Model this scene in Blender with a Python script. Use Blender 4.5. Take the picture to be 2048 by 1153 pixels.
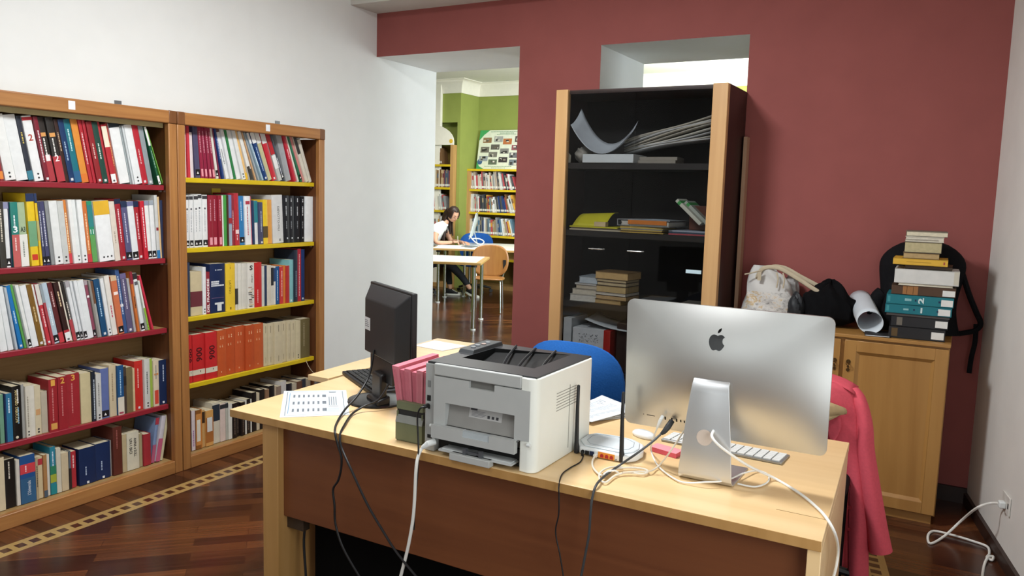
import bpy, math, random
from mathutils import Matrix, Vector
for _o in list(bpy.data.objects): bpy.data.objects.remove(_o, do_unlink=True)
SC = bpy.context.scene
COL = SC.collection
V = Vector
# ------------------------------------------------------------------ camera
cam_d = bpy.data.cameras.new('camera'); cam = bpy.data.objects.new('camera', cam_d); COL.objects.link(cam)
cam_d.sensor_fit = 'HORIZONTAL'; cam_d.sensor_width = 36.0; cam_d.lens = 36.0 * 1591.1 / 2048
cam_d.clip_start = 0.05; cam_d.clip_end = 60
_r = V((0.86902583, 0.49392612, 0.02882891)); _u = V((-0.08195261, 0.0862371, 0.99289825)); _f = V((-0.48793225, 0.86521683, -0.1154208))
_m = Matrix((_r, _u, -_f)).transposed().to_4x4(); _m.translation = V((0, 0, 1.60)); cam.matrix_world = _m
SC.camera = cam
# ------------------------------------------------------------------ world, lamps, exposure
w = bpy.data.worlds.new('daylight'); SC.world = w; w.use_nodes = True
w.node_tree.nodes['Background'].inputs[0].default_value = (0.75, 0.85, 1, 1); w.node_tree.nodes['Background'].inputs[1].default_value = 0.3
def area(name, loc, to, sx, sy, power, col=(1, 1, 1), spread=180):
    d = bpy.data.lights.new(name, 'AREA'); d.shape = 'RECTANGLE'; d.size = sx; d.size_y = sy; d.energy = power; d.color = col
    d.spread = math.radians(spread)
    o = bpy.data.objects.new(name, d); COL.objects.link(o); o.location = loc
    o.rotation_euler = (V(to) - V(loc)).to_track_quat('-Z', 'Y').to_euler(); return o
area('ceiling_lamp_light', (-1.95, 2.6, 3.17), (-1.95, 2.6, 0), 0.5, 0.5, 94, (.97, .99, 1))
area('window_daylight', (0.74, 1.25, 1.32), (-3, 1.8, 1.25), 1.5, 1.5, 40, (.92, .98, 1))
area('window_daylight', (-1.2, -2.9, 1.9), (-1.6, 3, 1.2), 2.6, 1.6, 16, (.92, .98, 1))
area('ceiling_lamp_light', (-1.5, 0.3, 3.18), (-1.5, 0.3, 0), 2.4, 1.2, 34, (.97, .99, 1))
area('reading_room_lamp_and_fill', (-6.4, 9.2, 3.4), (-6.4, 9.2, 0), 1.5, 1.0, 100, (1, .98, .95))
area('reading_room_lamp_and_fill', (-2.6, 9.6, 2.7), (-2.6, 10.4, 3.5), 0.8, 0.5, 160, (.97, 1, 1))  # unseen uplight, added to brighten the ceiling above the cabinet opening
area('reading_room_lamp_and_fill', (-3.0, 8.3, 2.6), (-6.6, 10.6, 3.5), 0.8, 0.5, 110, (.95, 1, 1))  # another added uplight out of view, whitens the ceiling beyond the doorway
area('reading_room_window_and_fill', (-1.6, 8.4, 1.9), (-6, 9.0, 2.0), 2.4, 1.8, 130, (.92, .98, 1))
area('reading_room_window_and_fill', (3.8, 8.2, 1.9), (-2, 5.6, 1.9), 2.6, 1.9, 230, (.88, .96, 1))  # extra unseen light, added to brighten the reveals of the openings
vs = SC.view_settings; vs.view_transform = 'Standard'; vs.look = 'None'; vs.exposure = -0.08; vs.gamma = 1.0; vs.use_curve_mapping = False
SC.cycles.max_bounces = 8; SC.cycles.transparent_max_bounces = 12
# ------------------------------------------------------------------ materials
def s2l(h):
    c = [int(h[i:i + 2], 16) / 255 for i in (0, 2, 4)]
    return tuple(x / 12.92 if x <= .04045 else ((x + .055) / 1.055) ** 2.4 for x in c) + (1,)
_mc = {}
def mat(h, rough=.55, metal=0.0, spec=.4, noise=.06, nscale=18, bump=0.0, coat=0.0, emit=0.0, name=None):
    k = (h, rough, metal, spec, noise, nscale, bump, coat, emit)
    if k in _mc: return _mc[k]
    m = bpy.data.materials.new(name or 'surface'); m.use_nodes = True; nt = m.node_tree; b = nt.nodes['Principled BSDF']
    c = s2l(h); b.inputs['Base Color'].default_value = c
    b.inputs['Roughness'].default_value = rough; b.inputs['Metallic'].default_value = metal; b.inputs['Specular IOR Level'].default_value = spec
    if coat: b.inputs['Coat Weight'].default_value = coat; b.inputs['Coat Roughness'].default_value = .08
    if emit: b.inputs['Emission Color'].default_value = c; b.inputs['Emission Strength'].default_value = emit
    if noise or bump:
        tc = nt.nodes.new('ShaderNodeTexCoord'); n = nt.nodes.new('ShaderNodeTexNoise'); n.inputs['Scale'].default_value = nscale; n.inputs['Detail'].default_value = 4
        nt.links.new(tc.outputs['Object'], n.inputs['Vector'])
        if noise:
            r = nt.nodes.new('ShaderNodeMapRange'); r.inputs[1].default_value = .3; r.inputs[2].default_value = .7; r.inputs[3].default_value = 1 - noise; r.inputs[4].default_value = 1 + noise
            nt.links.new(n.outputs['Fac'], r.inputs[0])
            mx = nt.nodes.new('ShaderNodeVectorMath'); mx.operation = 'SCALE'; mx.inputs[0].default_value = c[:3]
            nt.links.new(r.outputs[0], mx.inputs['Scale']); nt.links.new(mx.outputs[0], b.inputs['Base Color'])
        if bump:
            bp = nt.nodes.new('ShaderNodeBump'); bp.inputs['Strength'].default_value = bump; bp.inputs['Distance'].default_value = .01
            nt.links.new(n.outputs['Fac'], bp.inputs['Height']); nt.links.new(bp.outputs[0], b.inputs['Normal'])
    _mc[k] = m; return m
def wood(h1, h2, axis=2, rough=.38, scale=9, coat=0.0, spec=.45):
    k = ('wood', h1, h2, axis, rough, scale, coat)
    if k in _mc: return _mc[k]
    m = bpy.data.materials.new('wood'); m.use_nodes = True; nt = m.node_tree; b = nt.nodes['Principled BSDF']; N = nt.nodes.new; L = nt.links.new
    tc = N('ShaderNodeTexCoord'); mp = N('ShaderNodeMapping'); sc = [scale * 4] * 3; sc[axis] = scale * .22; mp.inputs['Scale'].default_value = sc
    L(tc.outputs['Object'], mp.inputs['Vector']); n = N('ShaderNodeTexNoise'); n.inputs['Scale'].default_value = 1; n.inputs['Detail'].default_value = 5; n.inputs['Distortion'].default_value = .6
    L(mp.outputs[0], n.inputs['Vector']); r = N('ShaderNodeValToRGB'); r.color_ramp.elements[0].position = .32; r.color_ramp.elements[1].position = .68
    r.color_ramp.elements[0].color = s2l(h1); r.color_ramp.elements[1].color = s2l(h2); L(n.outputs['Fac'], r.inputs[0]); L(r.outputs[0], b.inputs['Base Color'])
    b.inputs['Roughness'].default_value = rough; b.inputs['Specular IOR Level'].default_value = spec
    if coat: b.inputs['Coat Weight'].default_value = coat; b.inputs['Coat Roughness'].default_value = .12
    _mc[k] = m; return m
def glass_mat(tint, refl, rough=.02):
    m = bpy.data.materials.new('pane_glass'); m.use_nodes = True; nt = m.node_tree; nt.nodes.clear(); N = nt.nodes.new; L = nt.links.new
    o = N('ShaderNodeOutputMaterial'); t = N('ShaderNodeBsdfTransparent'); t.inputs[0].default_value = s2l(tint); g = N('ShaderNodeBsdfGlossy'); g.inputs['Roughness'].default_value = rough
    fr = N('ShaderNodeFresnel'); fr.inputs[0].default_value = 1.5; ml = N('ShaderNodeMath'); ml.operation = 'MULTIPLY'; ml.inputs[1].default_value = refl; L(fr.outputs[0], ml.inputs[0])
    mx = N('ShaderNodeMixShader'); L(ml.outputs[0], mx.inputs[0]); L(t.outputs[0], mx.inputs[1]); L(g.outputs[0], mx.inputs[2]); L(mx.outputs[0], o.inputs[0]); return m
# ------------------------------------------------------------------ mesh builder
class M:
    def __init__(s): s.v = []; s.f = []; s.mi = []
    def add(s, vs, fs, mi=0, mx=None):
        b = len(s.v)
        s.v += [tuple(mx @ V(p)) if mx else tuple(p) for p in vs]
        s.f += [tuple(b + i for i in f) for f in fs]; s.mi += [mi] * len(fs); return s
    def box(s, x0, x1, y0, y1, z0, z1, mi=0, mx=None):
        return s.add([(x0, y0, z0), (x1, y0, z0), (x1, y1, z0), (x0, y1, z0), (x0, y0, z1), (x1, y0, z1), (x1, y1, z1), (x0, y1, z1)],
                     [(0, 3, 2, 1), (4, 5, 6, 7), (0, 1, 5, 4), (1, 2, 6, 5), (2, 3, 7, 6), (3, 0, 4, 7)], mi, mx)
    def prism(s, poly, a0, a1, axis=2, mi=0, mx=None):
        n = len(poly); c = lambda p, a: (p[0], p[1], a) if axis == 2 else ((p[0], a, p[1]) if axis == 1 else (a, p[0], p[1]))
        vs = [c(p, a0) for p in poly] + [c(p, a1) for p in poly]
        fs = [tuple(range(n)), tuple(range(2 * n - 1, n - 1, -1))] + [(i, i + n, (i + 1) % n + n, (i + 1) % n) for i in range(n)]
        return s.add(vs, fs, mi, mx)
    def hexa(s, b, t, mi=0, mx=None):
        return s.add(list(b) + list(t), [(0, 3, 2, 1), (4, 5, 6, 7), (0, 1, 5, 4), (1, 2, 6, 5), (2, 3, 7, 6), (3, 0, 4, 7)], mi, mx)
    def tube(s, pts, r, n=8, mi=0, caps=True, ry=None, mx=None, up=None):
        pts = [V(p) for p in pts]; R = r if isinstance(r, (list, tuple)) else [r] * len(pts); RY = ry if isinstance(ry, (list, tuple)) else ([ry] * len(pts) if ry else R)
        vs = []; nx = None
        for i, p in enumerate(pts):
            t = (pts[min(i + 1, len(pts) - 1)] - pts[max(i - 1, 0)])
            t = t.normalized() if t.length > 1e-9 else V((0, 0, 1))
            if nx is None:
                a = V(up) if up else (V((0, 0, 1)) if abs(t.z) < .9 else V((1, 0, 0)))
                nx = (a - t * a.dot(t)).normalized()
            else:
                nx = nx - t * nx.dot(t); nx = nx.normalized() if nx.length > 1e-6 else t.orthogonal().normalized()
            ny = t.cross(nx)
            for k in range(n):
                a = 2 * math.pi * k / n; vs.append(p + nx * (R[i] * math.cos(a)) + ny * (RY[i] * math.sin(a)))
        fs = []
        for i in range(len(pts) - 1):
            for k in range(n): fs.append((i * n + k, i * n + (k + 1) % n, (i + 1) * n + (k + 1) % n, (i + 1) * n + k))
        if caps: fs += [tuple(range(n - 1, -1, -1)), tuple(range((len(pts) - 1) * n, len(pts) * n))]
        return s.add(vs, fs, mi, mx)
    def cyl(s, p0, p1, r0, r1=None, n=16, mi=0, mx=None): return s.tube([p0, p1], [r0, r0 if r1 is None else r1], n, mi, True, None, mx)
    def lathe(s, prof, c, n=24, mi=0, sx=1, sy=1, mx=None):
        vs = [(c[0] + r * sx * math.cos(2 * math.pi * k / n), c[1] + r * sy * math.sin(2 * math.pi * k / n), c[2] + z) for r, z in prof for k in range(n)]
        fs = [(i * n + k, i * n + (k + 1) % n, (i + 1) * n + (k + 1) % n, (i + 1) * n + k) for i in range(len(prof) - 1) for k in range(n)]
        fs += [tuple(range(n - 1, -1, -1)), tuple(range((len(prof) - 1) * n, len(prof) * n))]
        return s.add(vs, fs, mi, mx)
    def grid(s, fn, nu, nv, mi=0, wrap=False):
        vs = [fn(i / nu, j / nv) for i in range(nu + 1) for j in range(nv + 1)]
        return s.add(vs, [(i * (nv + 1) + j, (i + 1) * (nv + 1) + j, (i + 1) * (nv + 1) + j + 1, i * (nv + 1) + j + 1) for i in range(nu) for j in range(nv)], mi)
def spline(pts, k=6):
    P = [V(p) for p in pts]; out = []
    for i in range(len(P) - 1):
        a, b, c, d = P[max(i - 1, 0)], P[i], P[i + 1], P[min(i + 2, len(P) - 1)]
        for j in range(k):
            t = j / k; out.append(.5 * ((2 * b) + (c - a) * t + (2 * a - 5 * b + 4 * c - d) * t * t + (3 * b - a - 3 * c + d) * t ** 3))
    return out + [P[-1]]
def tag(o, label=None, cat=None, group=None, kind=None):
    if label: o['label'] = label
    if cat: o['category'] = cat
    if group: o['group'] = group
    if kind: o['kind'] = kind
    return o
def wm(o):
    m = o.matrix_basis.copy()
    while o.parent: o = o.parent; m = o.matrix_basis @ m
    return m
def build(mb, name, mats, parent=None, bevel=0, seg=2, sub=0, smooth=40, solid=0, local=False, org=None):
    """links the collected shapes as ONE mesh object; coordinates are world ones unless local"""
    if not isinstance(mats, (list, tuple)): mats = [mats]
    vs = [V(v) for v in mb.v]; o_loc = V((0, 0, 0))
    if parent and not local:
        inv = wm(parent).inverted(); vs = [inv @ v for v in vs]
    elif not parent and not local:
        xs, ys, zs = zip(*vs); o_loc = V(org) if org else V(((min(xs) + max(xs)) / 2, (min(ys) + max(ys)) / 2, min(zs))); vs = [v - o_loc for v in vs]
    me = bpy.data.meshes.new(name); me.from_pydata([tuple(v) for v in vs], [], mb.f)
    for m in mats: me.materials.append(m)
    me.polygons.foreach_set('material_index', mb.mi); me.polygons.foreach_set('use_smooth', [smooth > 0] * len(mb.f)); me.update()
    if smooth > 0 and not sub: me.set_sharp_from_angle(angle=math.radians(smooth))
    o = bpy.data.objects.new(name, me); COL.objects.link(o)
    if parent: o.parent = parent
    else: o.location = o_loc
    if solid:
        d = o.modifiers.new('thick', 'SOLIDIFY'); d.thickness = solid; d.offset = 0
    if bevel:
        d = o.modifiers.new('bevel', 'BEVEL'); d.width = bevel; d.segments = seg; d.limit_method = 'ANGLE'; d.angle_limit = math.radians(35)
    if sub:
        d = o.modifiers.new('sub', 'SUBSURF'); d.levels = sub; d.render_levels = sub
    return o
def empty(name, loc, rz=0, label=None, cat=None, group=None):
    o = bpy.data.objects.new(name, None); COL.objects.link(o); o.location = loc; o.rotation_euler = (0, 0, rz); o.empty_display_size = .1
    return tag(o, label, cat, group)
def struct(mb, name, mats, **k): return tag(build(mb, name, mats, **k), kind='structure')
_tx = {}
def text_geo(s, bold=0):
    """outline of a short text, x along the line, height 1 for capitals"""
    k = (s, bold)
    if k in _tx: return _tx[k]
    c = bpy.data.curves.new('lettering', 'FONT'); c.body = s; c.size = 1.0; c.resolution_u = 2; c.offset = bold
    o = bpy.data.objects.new('lettering', c); COL.objects.link(o); dg = bpy.context.evaluated_depsgraph_get()
    me = bpy.data.meshes.new_from_object(o.evaluated_get(dg)); vs = [v.co.copy() for v in me.vertices]; fs = [tuple(p.vertices) for p in me.polygons]
    bpy.data.objects.remove(o, do_unlink=True); bpy.data.curves.remove(c); bpy.data.meshes.remove(me)
    x0 = min(v.x for v in vs); x1 = max(v.x for v in vs); y0 = min(v.y for v in vs); y1 = max(v.y for v in vs)
    vs = [V((v.x - x0, v.y - y0, 0)) for v in vs]; _tx[k] = (vs, fs, x1 - x0, y1 - y0); return _tx[k]
def text_on(mb, s, o, ex, ey, length, height, mi=0, bold=0):
    """lays text s with its lower-left corner at o, running along ex, rising along ey, stretched to length x height"""
    vs, fs, w_, h_ = text_geo(s, bold); ex = V(ex); ey = V(ey); o = V(o)
    mb.add([o + ex * (v.x / w_ * length) + ey * (v.y / h_ * height) for v in vs], fs, mi)
# ------------------------------------------------------------------ the setting
PL_WHITE = mat('e9ebea', .85, spec=.2, noise=.015, nscale=6, bump=.02); PL_RED = mat('955450', .8, spec=.25, noise=.04, nscale=5, bump=.03)
PL_GREEN = mat('8a954c', .85, spec=.2, noise=.03, nscale=5); PL_CREAM = mat('e0ddd0', .85, spec=.2, noise=.02); PL_GREY = mat('dedbd6', .85, spec=.2, noise=.03, nscale=5, bump=.03)
def floor_material():
    m = bpy.data.materials.new('parquet'); m.use_nodes = True; nt = m.node_tree; b = nt.nodes['Principled BSDF']; N = nt.nodes.new; L = nt.links.new
    tc = N('ShaderNodeTexCoord')
    def planks(rot, off):
        mp = N('ShaderNodeMapping'); mp.inputs['Rotation'].default_value = (0, 0, rot); mp.inputs['Location'].default_value = off; L(tc.outputs['Object'], mp.inputs[0])
        br = N('ShaderNodeTexBrick'); br.inputs['Scale'].default_value = 1; br.inputs['Brick Width'].default_value = .62; br.inputs['Row Height'].default_value = .075
        br.inputs['Mortar Size'].default_value = .0008; br.inputs['Mortar Smooth'].default_value = 0; br.inputs['Bias'].default_value = -.15; br.offset = .37; br.offset_frequency = 2
        br.inputs['Color1'].default_value = s2l('381d14'); br.inputs['Color2'].default_value = s2l('6c4024'); br.inputs['Mortar'].default_value = s2l('2c1610'); L(mp.outputs[0], br.inputs[0])
        ms = N('ShaderNodeMapping'); ms.inputs['Scale'].default_value = (3, 60, 1); L(mp.outputs[0], ms.inputs[0]); n = N('ShaderNodeTexNoise'); n.inputs['Scale'].default_value = 1; n.inputs['Detail'].default_value = 6; L(ms.outputs[0], n.inputs[0])
        r = N('ShaderNodeMapRange'); r.inputs[1].default_value = .3; r.inputs[2].default_value = .7; r.inputs[3].default_value = .72; r.inputs[4].default_value = 1.25; L(n.outputs['Fac'], r.inputs[0])
        vm = N('ShaderNodeVectorMath'); vm.operation = 'SCALE'; L(br.outputs[0], vm.inputs[0]); L(r.outputs[0], vm.inputs['Scale']); return vm.outputs[0]
    def math_(op, a, bb=None):
        q = N('ShaderNodeMath'); q.operation = op
        for i, x in enumerate((a, bb)):
            if x is None: continue
            if isinstance(x, (int, float)): q.inputs[i].default_value = x
            else: L(x, q.inputs[i])
        return q.outputs[0]
    sx = N('ShaderNodeSeparateXYZ'); L(tc.outputs['Object'], sx.inputs[0]); X = sx.outputs[0]; Y = sx.outputs[1]
    def strip(dist, along):
        d = math_('ABSOLUTE', dist); band = math_('LESS_THAN', d, .053); inner = math_('LESS_THAN', d, .022)
        fr = math_('FRACT', math_('DIVIDE', along, .0635)); sq = math_('LESS_THAN', math_('ABSOLUTE', math_('SUBTRACT', fr, .5)), .30)
        return band, math_('MULTIPLY', inner, sq)
    b1, q1 = strip(math_('ADD', X, 3.513), Y)
    dr = math_('MULTIPLY', math_('SUBTRACT', math_('ADD', X, .225), math_('MULTIPLY', math_('SUBTRACT', Y, 3.77), -.192)), .982); b2, q2 = strip(dr, Y)
    main = planks(math.radians(-45), (.2, .1, 0)); edge = planks(0, (0, .03, 0))
    out = math_('MAXIMUM', math_('LESS_THAN', X, -3.513), math_('GREATER_THAN', dr, 0))
    inroom = math_('LESS_THAN', Y, 4.4)
    def mix(f, a, c):
        q = N('ShaderNodeMix'); q.data_type = 'RGBA'; L(f, q.inputs[0])
        for i, x in ((6, a), (7, c)):
            if isinstance(x, tuple): q.inputs[i].default_value = x
            else: L(x, q.inputs[i])
        return q.outputs[2]
    c = mix(math_('MULTIPLY', out, inroom), main, edge)
    c = mix(math_('MULTIPLY', math_('MAXIMUM', b1, b2), inroom), c, s2l('a98a55')); c = mix(math_('MULTIPLY', math_('MAXIMUM', q1, q2), inroom), c, s2l('4a2a1c'))
    L(c, b.inputs['Base Color']); b.inputs['Roughness'].default_value = .22; b.inputs['Specular IOR Level'].default_value = .5
    return m
struct(M().box(-12, 4, -3.2, 13, -.1, 0), 'floor', floor_material(), org=(0, 0, 0), smooth=0)
XW, YR, YB = -4.0, 4.89, 5.68
struct(M().box(XW - .3, XW, -3.2, YB, 0, 3.6), 'wall_left', PL_WHITE, smooth=0)
RX = lambda y: .13 - .192 * (y - YR)
struct(M().prism([(RX(-3.2), -3.2), (RX(-3.2) + .3, -3.2), (RX(YR) + .3, YR + .1), (RX(YR), YR)], 0, 3.2, 2), 'wall_right', PL_GREY, smooth=0)
struct(M().box(XW - .3, 2.2, -3.4, -3.2, 0, 3.2), 'wall_rear', PL_WHITE, smooth=0)
struct(M().box(XW, 2.2, -3.2, YR, 3.2, 3.4), 'ceiling', mat('e6e6e2', .9, spec=.1, noise=0), smooth=0)
struct(M().box(XW, 1.2, 4.59, YR, 2.94, 3.2), 'trim_1', mat('cfccc6', .85, spec=.15, noise=.02), smooth=0)
# the red wall is thick: red towards this room, white in the reveals
wb = M()
for x0, x1, z0, z1 in ((XW, -2.75, 2.62, 3.6), (-2.75, -2.145, 0, 3.6), (-2.145, -1.193, 2.588, 3.6), (-1.193, 4, 0, 3.6), (-2.145, -1.193, 0, 1.0)):
    wb.box(x0, x1, YR, YB, z0, z1); wb.mi[-6:] = [1 if i == 2 else 0 for i in range(6)]
struct(wb, 'wall_back', [PL_WHITE, PL_RED], smooth=0)
struct(M().box(RX(YR) - 1.1, RX(YR), YR - .018, YR, 0, .085), 'baseboard_back', mat('2c1c18', .45), smooth=0)
struct(M().prism([(RX(-3.2) - .018, -3.2), (RX(-3.2), -3.2), (RX(YR), YR), (RX(YR) - .018, YR)], 0, .062, 2), 'baseboard_right', mat('33221c', .45), smooth=0)
# reading room beyond the openings
struct(M().box(-7.49, 4, 11.92, 12.1, 0, 3.7).box(-7.55, -7.49, 11.36, 12.1, 0, 3.7).box(-12, -7.55, 11.56, 12.1, 0, 2.8).box(-12, -7.55, 11.36, 12.1, 2.8, 3.7), 'wall_reading_room_back', PL_GREEN, smooth=0)
struct(M().box(-12, -7.86, 11.30, 11.36, 0, 3.7), 'trim_2', PL_CREAM, smooth=0)
struct(M().box(-12.2, -12, YB, 12.1, 0, 3.7), 'wall_reading_room_left', PL_GREEN, smooth=0)
struct(M().box(4, 4.2, YR, 12.1, 0, 3.7), 'wall_reading_room_right', PL_GREEN, smooth=0)
struct(M().box(-12, XW - .3, YB - .2, YB, 0, 3.7), 'wall_reading_room_front', PL_GREEN, smooth=0)
struct(M().box(-12.2, 4.2, YB, 12.1, 3.5, 3.7), 'ceiling_reading_room', mat('dcdcd6', .9, spec=.1, noise=0), smooth=0)
def cornice(pts, name):
    prof = [(0, 3.28), (.02, 3.28), (.024, 3.30)] + [(.024 + .13 * (1 - math.cos(math.pi * k / 16)), 3.30 + .19 * math.sin(math.pi * k / 16)) for k in range(1, 9)] + [(.16, 3.5), (0, 3.5)]; mb = M()
    P = [[(x + dx * a, y - a, z) for a, z in prof] for x, y, dx in pts]; n = len(prof)
    mb.add([p for r in P for p in r], [(i * n + k, i * n + (k + 1) % n, (i + 1) * n + (k + 1) % n, (i + 1) * n + k) for i in range(len(P) - 1) for k in range(n)]); struct(mb, name, PL_CREAM, smooth=40)
cornice([(-12, 11.36, 0), (-7.49, 11.36, 1), (-7.49, 11.92, 1), (4, 11.92, 0)], 'trim_3')
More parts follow.
